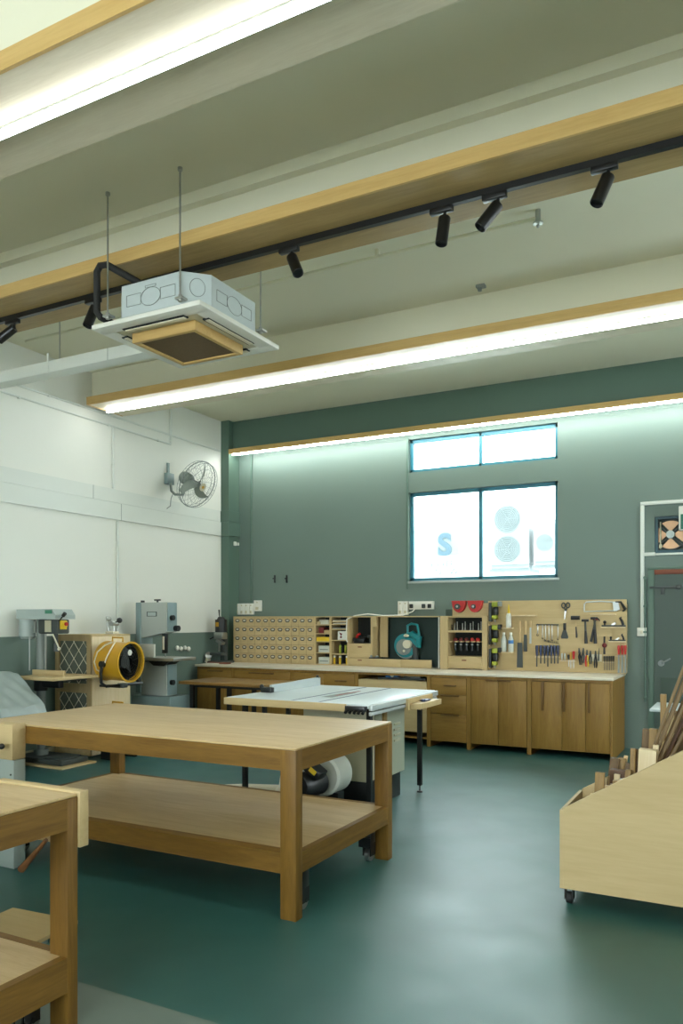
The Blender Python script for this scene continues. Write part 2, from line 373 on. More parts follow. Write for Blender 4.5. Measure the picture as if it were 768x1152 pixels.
# ---------------------------------------------------------------- suspended channels with lights
def channel(label, y0, w, ledy, xl, z=3.97, h=.09, led=True, under='lamp_under', name='linear_ceiling_light', cat='ceiling light', rev=False):
    t = Thing(name, label, cat, (xl, y0, z))
    xr = XR-.1
    t.part('side_board', MB().box(xl, xr, y0, y0+.018, z, z+h), M['lamp_wood'])
    t.part('side_board', MB().box(xl, xr, y0+w-.018, y0+w, z+.0205, z+h), M['lamp_wood'])
    t.part('end_board', MB().box(xl, xl+.018, y0+.018, y0+w-.018, z, z+h), M['lamp_wood'])
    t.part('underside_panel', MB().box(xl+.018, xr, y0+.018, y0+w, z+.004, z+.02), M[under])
    if led:
        t.part('led_housing', MB().box(xl+.06, xr-.05, ledy, ledy+.036, z-.008, z+.004).box(xl+.06, xr-.05, ledy+.032, ledy+.036, z-.034, z-.008), M['alu'])
        t.part('led_lens', MB().box(xl+.06, xr-.05, ledy+.003, ledy+.0315, z-.034, z-.009), M['led'])
    sp = MB()
    for x in (xl+.6, xl+2.6, xl+4.6, xl+6.6, xl+8.6):
        if x < xr: sp.box(x, x+.06, y0+w*.3, y0+w*.7, z+.02, z+h)
    t.part('spacer_block', sp, M['lamp_wood'])
    return t
channel('wood edged LED channel nearest the viewer, top left of the photo', 2.366, .59, 2.64, -6.72)
channel('wood edged LED channel crossing above the back of the room, brightly lit underneath', 6.51, .59, 6.76, -6.74)
channel('wood channel without LED lens that carries the black spotlight track', 4.033, .565, 0, -6.74, led=False, under='track_under', name='ceiling_channel', cat='ceiling channel')
channel('wood edged LED channel out of view above the viewer', -1.5, .59, -1.23, -6.72)
t = Thing('linear_ceiling_light', 'slim wood edged LED strip under the green beam washing the back wall', 'ceiling light', (-6.735, 9.25, 3.925))
t.part('side_board', MB().box(-6.735, XR-.1, 9.25, 9.27, 3.925, 3.993), M['lamp_wood'])
t.part('top_board', MB().box(-6.735, XR-.1, 9.27, 9.42, 3.965, 3.985), M['lamp_wood'])
t.part('led_housing', MB().box(-6.70, XR-.15, 9.285, 9.335, 3.94, 3.965), M['alu'])
t.part('led_lens', MB().box(-6.70, XR-.15, 9.287, 9.333, 3.912, 3.94), M['led2'])

# track and spotlights
TY = 4.324
solo('track_rail', MB().box(-6.6, XR-.2, TY-.018, TY+.018, 3.935, 3.974), M['blackm'], 'black spotlight track rail running under the wood channel', 'track', (-6.6,TY,3.935))
def spotlight():
    t = Thing('spotlight', 'x', 'spotlight', (0,0,0), 0, 'black spotlights on the ceiling track', local=True)
    t.part('adapter', MB().box(-.09, .05, -.02, .02, -.032, 0, .003), M['blackm'])
    t.part('neck', MB().cyl((.0,0,-.03),(.0,0,-.062),.01,n=10).ball((0,0,-.066),.013), M['blackm'])
    b = t.part('barrel', MB().lathe([(.001,0),(.034,0),(.036,-.006),(.036,-.165),(.033,-.168),(.031,-.15),(.001,-.15)], (0,0,0), n=20), M['blackm'])
    b.location = (0,0,-.066)
    return t.o
sp0 = None
for i, (px, py, ry, rx, lab) in enumerate([(684,180,.35,.45,'black spotlight at the far right end of the ceiling track, angled left'),
        (560,211,.62,.5,'black spotlight second from the right on the track, tilted most sharply'),
        (500,229,.06,.35,'black spotlight third from the right on the track, hanging almost straight'),
        (328,271,-.5,.5,'black spotlight just right of the ceiling air conditioner, tilted right'),
        (107,331,.2,.55,'black spotlight just left of the ceiling air conditioner'),
        (16,352,.95,.5,'black spotlight at the left edge of the photo, turned almost level')]):
    o = sp0 if False else None
    if sp0 is None: sp0 = spotlight(); o = sp0
    else: o = copy_tree(sp0)
    p = ony(px, py, TY); o.location = (p[0], TY, 3.936); o['label'] = lab
    b = [c for c in o.children if c.name.startswith('barrel')][0]; b.rotation_euler = (-rx*.55, ry, 0)

# ---------------------------------------------------------------- ceiling services
AX0, AX1, AY0, AY1, AZ = -3.99, -3.06, 3.90, 4.83, 3.50
t = Thing('ceiling_air_conditioner', 'white and galvanised cassette air conditioner hanging on rods from the ceiling', 'air conditioner', ((AX0+AX1)/2, (AY0+AY1)/2, AZ-.05))
bx0, bx1, by0, by1 = AX0+.07, AX1-.07, AY0+.07, AY1-.07; c = .14
bt = AZ+.27
def octa(x0,x1,y0,y1,c): return [(x0+c,y0),(x1-c,y0),(x1,y0+c),(x1,y1-c),(x1-c,y1),(x0+c,y1),(x0,y1-c),(x0,y0+c)]
body = t.part('body', MB().prism(octa(bx0,bx1,by0,by1,c), 'z', AZ+.02, bt), M['galv'], smooth=False)
t.part('flange', MB().prism(octa(bx0-.006,bx1+.006,by0-.006,by1+.006,c), 'z', AZ+.045, AZ+.055), M['grey_l'])
pan = MB(); pan.box(AX0,AX1,AY0,AY0+.115,AZ-.012,AZ+.02,.004); pan.box(AX0,AX1,AY1-.115,AY1,AZ-.012,AZ+.02,.004)
pan.box(AX0,AX0+.115,AY0+.1,AY1-.1,AZ-.012,AZ+.02,.004); pan.box(AX1-.115,AX1,AY0+.1,AY1-.1,AZ-.012,AZ+.02,.004)
t.part('fascia_panel', pan, M['whitep'])
t.part('inner_panel', MB().box(AX0+.11,AX1-.11,AY0+.11,AY1-.11,AZ-.008,AZ+.018), M['ivoryd'])
for a,b_,c_,d_ in ((AX0+.2,AX1-.2,AY0+.085,AY0+.135),(AX0+.2,AX1-.2,AY1-.135,AY1-.085),(AX0+.085,AX0+.135,AY0+.2,AY1-.2),(AX1-.135,AX1-.085,AY0+.2,AY1-.2)):
    lv = t.part('air_outlet', MB().box(a,b_,c_,d_,AZ-.018,AZ-.006), M['dark'])
    if b_-a > d_-c_: t.part('louvre', MB().box(a+.01,b_-.01,c_+.014,d_-.002,AZ-.024,AZ-.017,.002), M['ivory'], lv)
    else: t.part('louvre', MB().box(a+.014,b_-.002,c_+.01,d_-.01,AZ-.024,AZ-.017,.002), M['ivory'], lv)
g0x,g1x,g0y,g1y = AX0+.19,AX1-.19,AY0+.19,AY1-.19
gf = MB(); z0,z1 = AZ-.075, AZ-.008
gf.box(g0x,g1x,g0y,g0y+.035,z0,z1,.003); gf.box(g0x,g1x,g1y-.035,g1y,z0,z1,.003); gf.box(g0x,g0x+.035,g0y+.03,g1y-.03,z0,z1,.003); gf.box(g1x-.035,g1x,g0y+.03,g1y-.03,z0,z1,.003)
t.part('grille_frame', gf, M['lamp_wood'])
t.part('filter', MB().box(g0x+.03,g1x-.03,g0y+.03,g1y-.03,z0+.012,z0+.024), M['filt'])
# punched knock-out outlines on the two visible faces
kn = MB(); ym = by0-.003; zc = AZ+.155; cx = (bx0+bx1)/2
def rect(mb, pts, r=.0016):
    for a,b_ in zip(pts, pts[1:]+pts[:1]): mb.cyl(a,b_,r,n=5)
for s in (-1,1): rect(kn, [(cx+s*.085,ym,zc-.035),(cx+s*.21,ym,zc-.035),(cx+s*.21,ym,zc+.04),(cx+s*.085,ym,zc+.04)])
kn.tube([(cx+.085*math.cos(a),ym,zc+.06*math.sin(a)) for a in [i*PI/10 for i in range(20)]], .0022, 5, True)
rect(kn, [(cx-.045,ym,zc+.062),(cx+.045,ym,zc+.062),(cx+.045,ym,zc+.076),(cx-.045,ym,zc+.076)])
xm2 = bx1+.003; cy = (by0+by1)/2
t.part('knockout_outline', kn, M['grey_m']); kn = MB()
for s in (-1,1): rect(kn, [(xm2,cy+s*.085,zc-.035),(xm2,cy+s*.2,zc-.035),(xm2,cy+s*.2,zc+.04),(xm2,cy+s*.085,zc+.04)])
kn.tube([(xm2,cy+.085*math.cos(a),zc+.06*math.sin(a)) for a in [i*PI/10 for i in range(20)]], .0016, 5, True)
t.part('knockout_outline', kn, M['grey_m']); kn = MB()
kx, ky = bx1-c*.45, by0+c*.55
kn.tube([(kx+.05*math.cos(a)*.707,ky-.003+.05*math.cos(a)*.707,zc+.02+.06*math.sin(a)) for a in [i*PI/10 for i in range(20)]], .0022, 5, True)
t.part('knockout_ring', kn, M['grey_m'])
for x, y in ((bx0+.03,by0-.02),(bx1-.13,by0-.02),(bx0+.03,by1+.02),(bx1+.02,by1-.1)):
    if 0: pass
    yy = y
    r_ = t.part('hanging_rod', MB().cyl((x,yy,AZ+.07),(x,yy,ZC if not (4.0<yy<4.6) else 3.96),.006,n=8).cyl((x,yy,ZC-.02),(x,yy,ZC),.016,n=8), M['steel'])
    t.part('hanger_bracket', MB().box(x-.03,x+.03,min(yy-.02,yy),yy+.04,AZ+.075,AZ+.09,.002).cyl((x,yy,AZ+.06),(x,yy,AZ+.105),.014,n=6), M['steel'], r_)
px_ = bx0-.09
yp_=by0-.0
t.part('refrigerant_pipe', MB().tube([(bx0+.01,by0+.2,AZ+.1),(bx0-.05,by0+.12,AZ+.09),(px_+.03,yp_,AZ+.1),(px_,yp_,AZ+.14),(px_,yp_,AZ+.42),(px_+.03,yp_,AZ+.455),(px_+.09,yp_,AZ+.45),(px_+.28,yp_+.12,AZ+.33),(px_+.36,yp_+.2,AZ+.24)], .024, 12), M['rubber'])
# hanging white duct
DY0 = 5.0
t = Thing('ceiling_duct', 'long white square duct hanging from rods near the left wall', 'duct', (XL, DY0, 3.76))
t.part('duct_body', MB().box(XL, -3.5, DY0, DY0+.15, 3.755, 3.86, .003), M['trunk'])
x_ = ony(54,400,DY0)[0]
t.part('strap', MB().box(x_-.01,x_+.01,DY0-.006,DY0,3.75,3.93).box(x_-.01,x_+.01,DY0-.006,DY0+.156,3.862,3.868), M['trunk'])
for x in (x_+.05, -4.6):
    t.part('hanging_rod', MB().cyl((x,DY0+.09,3.86),(x,DY0+.09,4.36),.005,n=6), M['steel'])
x_ = ony(121,396,DY0)[0]; t.part('joint', MB().box(x_-.002,x_+.002,DY0-.002,DY0,3.755,3.86), M['grey_m'])
# sprinkler pipe
PY = 5.55
p = ony(605,246,PY)
PZ = p[2]
print('sprinkler z', PZ)
t = Thing('sprinkler_pipe', 'thin painted sprinkler pipe under the ceiling ending in a round head', 'pipe', (p[0], PY, 4.38))
t.part('pipe', MB().tube([(-6.6,PY,4.37),(p[0],PY,4.37)], .015, 8), M['ceilm'])
t.part('sprinkler_head', MB().cyl((p[0],PY,ZC),(p[0],PY,4.34),.02,n=12).cyl((p[0],PY,4.34),(p[0],PY,4.33),.035,n=16).ball((p[0],PY,4.315),.014), M['steel'])
for x in (-2.6,-3.3,-5.2): t.part('pipe_clip', MB().box(x-.012,x+.012,PY-.018,PY+.018,4.352,ZC), M['ceilm'])
p = onz(542,323,4.41); solo('ceiling_sensor', MB().box(p[0]-.05,p[0]+.03,p[1]-.03,p[1]+.03,4.405,ZC,.004).cyl((p[0]-.02,p[1],4.405),(p[0]-.02,p[1],4.38),.018,n=10), M['grey_m'], 'small dark grey box fixed to the ceiling in front of the lit channel', 'sensor', (p[0],p[1],4.38))

# ---------------------------------------------------------------- wall fan on the left wall
fc = Vector(ony(222,545,8.15)); axis = None
rv = Vector((math.cos(TH), math.sin(TH), 0)); vw = (Vector((0,0,HC))-fc).normalized()
ax = (rv*.76 + Vector((0,0,-.40)) + vw*.52).normalized()
q = Vector((0,0,1)).rotation_difference(ax).to_matrix()
t = Thing('wall_fan', 'grey wire cage industrial fan on a bracket high on the white wall', 'fan', (XL, 8.13, 3.38))
R = .315
cg = MB()
for rr, zz, th in ((R,0,.007),(R*.98,.05,.003),(R*.75,.085,.002),(R*.5,.1,.002),(R*.98,-.05,.003),(R*.6,-.1,.002)):
    cg.tube([fc + q@Vector((rr*math.cos(a),rr*math.sin(a),zz)) for a in [i*PI/24 for i in range(48)]], th, 5, True)
for k in range(26):
    a = k*2*PI/26; pr = [(.05,.1),(R*.5,.1),(R*.75,.085),(R*.98,.05),(R,0),(R*.98,-.05),(R*.6,-.1),(.09,-.12)]
    cg.tube([fc+q@Vector((r*math.cos(a),r*math.sin(a),z)) for r,z in pr], .0016, 4)
t.part('cage', cg, M['grey_m'])
t.part('badge', MB().cyl(fc+ax*.098, fc+ax*.106, .055, n=20), M['ivoryd'])
t.part('badge_centre', MB().cyl(fc+ax*.106, fc+ax*.109, .02, n=16), M['yellow'])
t.part('motor', MB().lathe([(.001,-.3),(.07,-.29),(.085,-.26),(.085,-.15),(.06,-.12),(.001,-.12)], fc, ax, 20), M['fan_b'])
t.part('hub', MB().cyl(fc-ax*.12, fc+ax*.03, .035, n=16), M['grey_m'])
for k in range(3):
    bl = MB(); a0 = k*2*PI/3+.5; P = []
    for j in range(7):
        r = .03+(R-.05)*j/6; w = .05+.05*math.sin(PI*j/6)
        for s in (-1,1):
            ang = a0 + .5*(j/6)**1.4 + s*w/max(r,.06)*.5; P.append(fc+q@Vector((r*math.cos(ang), r*math.sin(ang), s*.035*(1-.4*j/6))))
    up = [bl.bm.verts.new(p_+ax*.002) for p_ in P]; dn = [bl.bm.verts.new(p_-ax*.002) for p_ in P]
    fs = []
    for j in range(6):
        i = 2*j; fs += [bl.bm.faces.new((up[i],up[i+1],up[i+3],up[i+2])), bl.bm.faces.new((dn[i],dn[i+2],dn[i+3],dn[i+1]))]
        fs += [bl.bm.faces.new((up[i],up[i+2],dn[i+2],dn[i])), bl.bm.faces.new((up[i+1],dn[i+1],dn[i+3],up[i+3]))]
    fs += [bl.bm.faces.new((up[0],dn[0],dn[1],up[1])), bl.bm.faces.new((up[12],up[13],dn[13],dn[12]))]
    bmesh.ops.recalc_face_normals(bl.bm, faces=fs); t.part('blade', bl, M['fan_b'])
t.part('wall_plate', MB().box(XL, XL+.06, 8.03,8.17,3.31,3.46,.006).box(XL, XL+.03, 8.08,8.11,3.46,3.6), M['grey_b'])
mo = fc-ax*.2
t.part('arm', MB().tube([(XL+.05,8.1,3.33),(XL+.07,8.1,3.22),(XL+.13,8.1,3.17),(XL+.25,8.12,3.16),(mo.x,mo.y,mo.z-.06),(mo.x,mo.y,mo.z)], .018, 10), M['grey_m'])
t.part('cord', MB().tube([(XL+.1,8.1,3.19),(XL+.06,8.1,3.12),(XL+.06,8.09,3.02),(XL+.03,8.05,2.98)], .005, 6), M['grey_m'])

# ---------------------------------------------------------------- workbenches
def caster(mb_fork, mb_wheel, x, y, zt, r=.05, ax='x'):
    mb_fork.box(x-.03,x+.03,y-.03,y+.03,zt-.008,zt); mb_fork.box(x-.022,x-.018,y-.02,y+.03,r*.8,zt-.008); mb_fork.box(x+.018,x+.022,y-.02,y+.03,r*.8,zt-.008)
    mb_wheel.cyl((x-.014,y+.01,r),(x+.014,y+.01,r),r,n=20)
def bench(name, label, x0, x1, y0, y1, H, shz, shb, ap, lx, ly, casters):
    t = Thing(name, label, 'workbench', (x0, y0, 0))
    tt = .03
    t.part('bench_top', MB().box(x0+.002,x1-.002,y0+.002,y1-.002,H-tt*.35,H,.002), M['top'])
    r = MB(); r.box(x0,x1,y0,y0+.03,H-ap,H-tt*.35-.0005)
    t.part('front_apron', r, M['bench_x']); t.part('back_apron', MB().box(x0,x1,y1-.03,y1,H-ap,H-tt*.35-.0005), M['bench_x'])
    t.part('side_apron', MB().box(x1-.03,x1,y0+.03,y1-.03,H-ap,H-tt*.35-.0005), M['bench_y']); t.part('side_apron', MB().box(x0,x0+.03,y0+.03,y1-.03,H-ap,H-tt*.35-.0005), M['bench_y'])
    e_ = .0015
    for a,b_ in ((x0-e_,x0+lx),(x1-lx,x1+e_)):
        for c_,d_ in ((y0-e_,y0+ly),(y1-ly,y1+e_)):
            t.part('leg', MB().box(a,b_,c_,d_,0,H-tt*.35-.0006,.003), M['bench_z'])
    t.part('shelf', MB().box(x0+.036,x1-.036,y0+.071,y1-.036,shz-.016,shz-.001), M['top'])
    t.part('shelf_rail', MB().box(x0+lx,x1-lx,y0,y0+.07,shb,shz), M['bench_x']); t.part('shelf_rail', MB().box(x0+lx,x1-lx,y1-.035,y1,shb,shz), M['bench_x'])
    t.part('shelf_rail', MB().box(x1-.035,x1,y0+ly,y1-ly,shb,shz), M['bench_y']); t.part('shelf_rail', MB().box(x0,x0+.035,y0+ly,y1-ly,shb,shz), M['bench_y'])
    for cx_, cy_ in casters:
        m = MB(); m.box(cx_-.035,cx_+.035,cy_-.035,cy_+.035,.12,shb,.003); m.box(cx_-.028,cx_-.022,cy_-.02,cy_+.05,.04,.12); m.box(cx_+.022,cx_+.028,cy_-.02,cy_+.05,.04,.12)
        m.box(cx_-.04,cx_+.04,cy_-.05,cy_-.035,.1,.16); m.cyl((cx_-.03,cy_+.02,.05),(cx_+.03,cy_+.02,.05),.012,n=8)
        k = t.part('caster', m, M['blackm']); 
        t.part('wheel', MB().lathe([(.03,-.018),(.045,-.014),(.045,.014),(.03,.018)],(cx_,cy_+.02,.045),(1,0,0),22), M['steel'], k)
    return t
BX0, BX1, BY0, BY1, BH = -4.30, -1.985, 3.285, 4.455, .859
b1 = bench('workbench', 'large wooden workbench with pale top and lower shelf in the middle of the room', BX0, BX1, BY0, BY1, BH, .334, .228, .115, .09, .065,
      [(BX1-.10,BY1-.14),(BX1-.065,BY0+.15),(BX0+.15,BY1-.12),(BX0+.15,BY0+.16)])
v = b1.part('vice_jaw', MB().box(-4.32,-3.905,BY0-.10,BY0-.002,.655,.868,.004), M['ply'], label='pale wooden vice jaw')
b1.part('vice_handle', MB().cyl((-4.07,BY0-.10,.745),(-4.07,BY0-.17,.745),.02,n=12).cyl((-4.2,BY0-.155,.75),(-3.935,BY0-.155,.745),.011,n=10).ball((-3.93,BY0-.155,.745),.018), M['black'], v)
g1 = onz(25,880,0)
t = Thing('tool_cabinet', 'light blue-grey metal cabinet standing at the left end of the large workbench', 'cabinet', (-4.15, 3.2, 0))
t.part('body', MB().box(-4.3,-3.905,BY0-.09,BY0-.004,.0,.652,.003), M['grey_l'])
t.part('screw', MB().cyl((-3.93,BY0-.09,.565),(-3.93,BY0-.094,.565),.006,n=8).cyl((-3.93,BY0-.09,.3),(-3.93,BY0-.094,.3),.006,n=8), M['grey_d'])
CX0, CX1, CY0, CY1 = -4.3, -2.187, .95, 2.068
b2 = bench('workbench', 'wooden workbench in the left foreground, cut off by the photo edge', CX0, CX1, CY0, CY1, BH, .272, .145, .125, .09, .047, [(CX1-.13,CY1-.13),(CX0+.13,CY1-.13)])
v = b2.part('vice_jaw', MB().box(-2.64,-2.176,CY1+.002,CY1+.045,.66,.866,.003), M['ply'], label='pale wooden vice jaw board')
hp = Vector((-2.37,CY1-.02,.715)); 
b2.part('vice_screw', MB().cyl((-2.42,CY1-.05,.74),(-2.42,CY1+.004,.74),.02,n=12), M['steel'], v)
ha, hb_ = ony(52,945,1.85), ony(24,978,1.85)
b2.part('vice_handle', MB().tube([ha, tuple(.7*ha[i]+.3*hb_[i] for i in range(3)), tuple(.25*ha[i]+.75*hb_[i] for i in range(3)), hb_], [.007,.008,.011,.014], 10), M['redwood'], v)
0 and b2.part('brace', MB().cyl((-2.42,1.7,.70),(ha[0],ha[1],ha[2]),.011,n=8), M['redwood'], v)
p = onz(34,1052,.03)
solo('plywood_offcut', MB().obox((p[0]-.12,p[1]+.05,.03),(.42,.3,.018),(0,0,.08)), M['ply'], 'plywood offcut lying on the floor behind the foreground workbench', 'board', (p[0],p[1],0.021))
solo('metal_bar', MB().obox((p[0]-.03,p[1]-.02,.0105),(.24,.07,.02),(0,0,.12),.001), M['grey_b'], 'flat grey metal bar lying under the plywood offcut on the floor', 'bar', (p[0],p[1],0))

# ---------------------------------------------------------------- lumber cart
LX0, LX1, LY0, LY1, LZ = -.878, .62, 4.13, 4.67, .09
def ztop(x): return min(.50+(x-LX0)*.612, 1.2)
t = Thing('lumber_cart', 'pale plywood cart with a sloping side, full of wood offcuts, on the right', 'cart', (LX0, LY0, 0))
side = [(LX0+.018,LZ),(LX1,LZ),(LX1,1.2),(LX0+.018+(1.2-.50)/.612,1.2),(LX0+.018,ztop(LX0+.018))]
t.part('side_panel', MB().prism(side,'y',LY0,LY0+.018), M['ply'], smooth=False)
t.part('side_panel', MB().prism(side,'y',LY1-.018,LY1), M['ply'], smooth=False)
t.part('end_panel', MB().box(LX0,LX0+.0175,LY0,LY1,LZ,.50), M['ply']); t.part('end_panel', MB().box(LX1,LX1+.018,LY0,LY1,LZ,1.2), M['ply'])
t.part('bottom_panel', MB().box(LX0+.018,LX1,LY0+.018,LY1-.018,LZ,LZ+.018), M['ply'])
for x in (.25,): t.part('divider', MB().prism([(x,LZ+.018),(x+.015,LZ+.018),(x+.015,ztop(x)-.04),(x,ztop(x)-.05)],'y',LY0+.019,LY1-.019), M['ply'], smooth=False)
for x, y in ((LX0+.04,LY0+.05),(LX0+.04,LY1-.05),(LX1-.05,LY0+.05),(LX1-.05,LY1-.05)):
    m, w_ = MB(), MB(); caster(m, w_, x, y, LZ, .03); k = t.part('caster', m, M['blackm']); t.part('wheel', w_, M['rubber'], k)
# offcuts: (px, py of the visible top, width, depth, row y, lean, material, label)
ZB = LZ+.018
def offcut(px, py, w, d, y, lean, mat, label, nm='wood_offcut', group='wood offcuts in the cart', leany=0.0, zb=None):
    p = ony(px, py, y); zb = ZB+.001 if zb is None else zb; h = p[2]-zb
    base = (p[0]-math.sin(lean)*h, y, zb)
    o = solo(nm, MB().box(-w/2,w/2,-d/2,d/2,0,h/math.cos(lean),.0015), M[mat], label, 'wood', (0,0,0), group)
    o.location = base; o.rotation_euler = (leany, lean, 0); return o
for a in [
 (675,869,.048,.03,4.28,.04,'teak','upright brown board, leftmost offcut standing tall at the low end of the cart'),
 (672,884,.02,.02,4.6,-.02,'walnut','thin dark stick behind the leftmost tall board in the cart'),
 (667,893,.03,.02,4.2,.0,'pine','short pale stub beside the leftmost tall board'),
 (683,884,.03,.03,4.3,.02,'pine','short pale block right of the leftmost tall board'),
 (688,882,.018,.02,4.24,.03,'teak','narrow brown strip standing low beside pale blocks'),
 (692,878,.026,.03,4.34,.0,'teak','short square brown stick in the low end of the cart'),
 (697,877,.022,.02,4.27,.03,'pine','pale offcut in front of a white rag of plastic'),
 (703,876,.028,.03,4.24,-.02,'pine','low pale offcut at the foot of the dark block pair'),
 (692,853,.05,.05,4.58,.12,'walnut','dark reddish block standing behind the short offcuts, left one'),
 (700,853,.04,.05,4.60,.10,'teak','brown block leaning beside the dark reddish block'),
 (696,866,.085,.06,4.45,.05,'redwood','wide dark red offcut in front of the leaning blocks'),
 (706,858,.022,.02,4.56,.2,'walnut','small dark stick leaning right behind the blocks'),
 (711,857,.02,.02,4.60,.25,'walnut','smallest dark stick furthest back by the blocks'),
 (707,866,.03,.03,4.36,.1,'teak','mid brown stub right of the wide dark red offcut'),
 (712,842,.026,.026,4.40,.02,'teak','square brown stick standing alone, left of the pale round post'),
 (718,843,.022,.02,4.44,.08,'walnut','dark strip leaning against the square brown stick'),
 (709,860,.03,.02,4.50,.12,'walnut','dark low stub left of the square brown stick'),
 (729,843,.085,.06,4.22,.05,'maple','broad pale post, the lightest and thickest piece in the cart'),
 (727,820,.038,.05,4.56,.05,'walnut','dark brown board behind the broad pale post, left of the pair'),
 (735,820,.042,.05,4.56,.05,'teak','mid brown board behind the broad pale post, right of the pair'),
 (743.5,822,.04,.05,4.58,.05,'pine','pale yellow board right of the two brown boards'),
 (679,876,.025,.02,4.5,.03,'maple','pale strip just right of the leftmost tall board'),
 (686,873,.02,.02,4.52,-.04,'teak','brown strip leaning left behind the pale blocks'),
 (694,871,.03,.02,4.4,.05,'maple','pale narrow board in front of the dark reddish block'),
 (714,852,.03,.02,4.5,.06,'pine','pale board between the block pair and the square brown stick'),
 (722,846,.02,.02,4.3,.0,'teak','thin brown strip touching the broad pale post'),
 (704,850,.02,.02,4.62,.15,'pine','pale thin stick furthest back, leaning right by the blocks'),
 (738,838,.03,.03,4.3,.1,'maple','short pale block right of the broad pale post, at the foot of the leaning sticks'),
 ]: offcut(*a)
# long sticks leaning to the right
for i,(px, py, y, x1, z1, w, mat) in enumerate([(727,862,4.30,.25,1.75,.016,'stick'),(730,864,4.38,.30,1.7,.013,'walnut'),(733,860,4.31,.34,1.8,.017,'stick'),(738,860,4.45,.36,1.66,.014,'walnut'),
     (742,856,4.30,.42,1.72,.016,'stick'),(746,856,4.52,.40,1.60,.014,'walnut'),(750,850,4.36,.46,1.62,.017,'redwood'),(757,848,4.33,.50,1.60,.016,'stick')]):
    p = Vector(ony(px, py, y)); q1 = Vector((p.x+.34*(z1-p.z)+.012*i, y+.06, z1)); d = (q1-p).normalized()
    k = (p.z-ZB-.004)/d.z; b0 = p-d*k
    if b0.x < LX0+.05: b0.x = LX0+.05
    d = (q1-b0); o = solo('wooden_stick', MB().box(-w/2,w/2,-w/2,w/2,0,d.length,.001), M[mat], 'long thin brown stick in the bundle leaning at the right end of the cart', 'wood', (0,0,0), 'long sticks leaning in the cart')
    o.location = b0; o.rotation_mode = 'QUATERNION'; o.rotation_quaternion = Vector((0,0,1)).rotation_difference(d)
for px, py, w, mat, lab in ((764,800,.05,'walnut','wide dark board standing behind the leaning sticks at the photo edge'),(758,830,.04,'teak','brown board standing at the right photo edge of the cart'),(746,781,.03,'teak','tall narrow brown stick standing behind the leaning bundle')):
    offcut(px, py, w, .03, 4.60, 0.0, mat, lab, 'wood_board')
solo('plastic_scrap', MB().ball((0,0,0),.03,(1.2,.8,.7),10).ball((.03,.0,.01),.02,(1,1,1.3),8), M['clearp'], 'crumpled whitish plastic scrap among the short offcuts', 'scrap', (0,0,0)).location = ony(699,880,4.40)
solo('cloth_scrap', MB().ball((0,0,0),.025,(1.3,.8,.5),10), M['grey_l'], 'small grey rag lying on the offcuts below the sloping edge', 'scrap', (0,0,0)).location = ony(703,878,4.46)

# white topped table behind the cart
t = Thing('side_table', 'small table with white top and pale plywood body beyond the lumber cart', 'table', (-.7,6.97,0))
t.part('table_top', MB().box(-.735,.45,6.95,7.55,.728,.75,.002), M['tablew']); t.part('body', MB().box(-.62,.4,7.0,7.5,0,.7275), M['ply'])
t.part('drawer_front', MB().box(-.55,.35,6.985,7.0,.5,.7,.002), M['ply'])
p = ony(757,850,9.45)
# ---------------------------------------------------------------- back cabinets
CYF = 8.57; TOPZ = .88; PEG = 9.35
def cxp(px): return ony(px, 780, CYF)[0]
t = Thing('worktop', 'long pale worktop running over the base cabinets along the back wall', 'worktop', (-6.8,CYF,TOPZ-.03))
WTL, WTR = -6.80, -1.262
t.part('slab', MB().box(WTL, WTR, CYF-.02, 9.5, TOPZ-.028, TOPZ, .003), M['whitetop'])
Zc = TOPZ-.0285
def unit(name, px0, px1, label, fronts, backp=True):
    """fronts: list of (kind, fx0, fx1, z0, z1, handle) with fx in 0..1 of the clear width"""
    x0, x1 = cxp(px0), cxp(px1); st = .045
    if px1 >= 689: x1 = WTR-.01
    if px0 <= 221: x0 = WTL+.03
    t = Thing(name, label, 'cabinet', (x0, CYF, 0), 0, 'base cabinets along the back wall')
    c_ = MB(); c_.box(x0,x0+st/2,CYF,9.48,0,Zc); c_.box(x1-st/2,x1-.001,CYF,9.48,0,Zc); c_.box(x0+st/2,x1-st/2,9.46,9.48,.08,Zc); c_.box(x0+st/2,x1-st/2,CYF+.03,9.46,.08,.1)
    c_.box(x0+st/2,x1-st/2,CYF+.005,CYF+.02,Zc-.03,Zc)
    t.part('carcass', c_, M['cab'])
    a0, a1 = x0+st/2+.003, x1-st/2-.003
    for kind, f0, f1, z0, z1, hd in fronts:
        u0, u1 = a0+(a1-a0)*f0+.002, a0+(a1-a0)*f1-.002
        fr = t.part({'d':'door','w':'drawer_front','b':'board'}[kind], MB().box(u0,u1,CYF-.004,CYF+.014,z0,z1,.002), M['cab'] if kind=='d' else (M['cabx'] if kind=='w' else M['ply']))
        if hd:
            h = MB()
            for (ha0,ha1,hz0,hz1) in hd: h.box(u0+(u1-u0)*ha0, u0+(u1-u0)*ha1, CYF-.03, CYF-.0045, hz0, hz1, .003)
            t.part('handle', h, M['hand'], fr)
    return t
TD = Zc-.035
unit('base_cabinet', 220.6, 262, 'leftmost base cabinet at the end of the back worktop', [('w',0,1,.66,TD,[(.3,.75,.79,.805)]),('d',0,1,.08,.655,None)])
unit('base_cabinet', 262, 328, 'second base cabinet from the left with a long drawer handle', [('w',0,1,.66,TD,[(.28,.72,.78,.798)]),('d',0,.5,.08,.655,None),('d',.5,1,.08,.655,None)])
unit('base_cabinet', 328, 401, 'base cabinet behind the saw fence with a short drawer handle', [('w',0,.5,.66,TD,None),('w',.5,1,.66,TD,[(.4,.75,.72,.74)]),('d',0,1,.08,.655,None)])
unit('open_cabinet', 401, 482, 'cabinet with an open slot of dark tools above a pale board', [('b',0,1,.16,.765,None)])
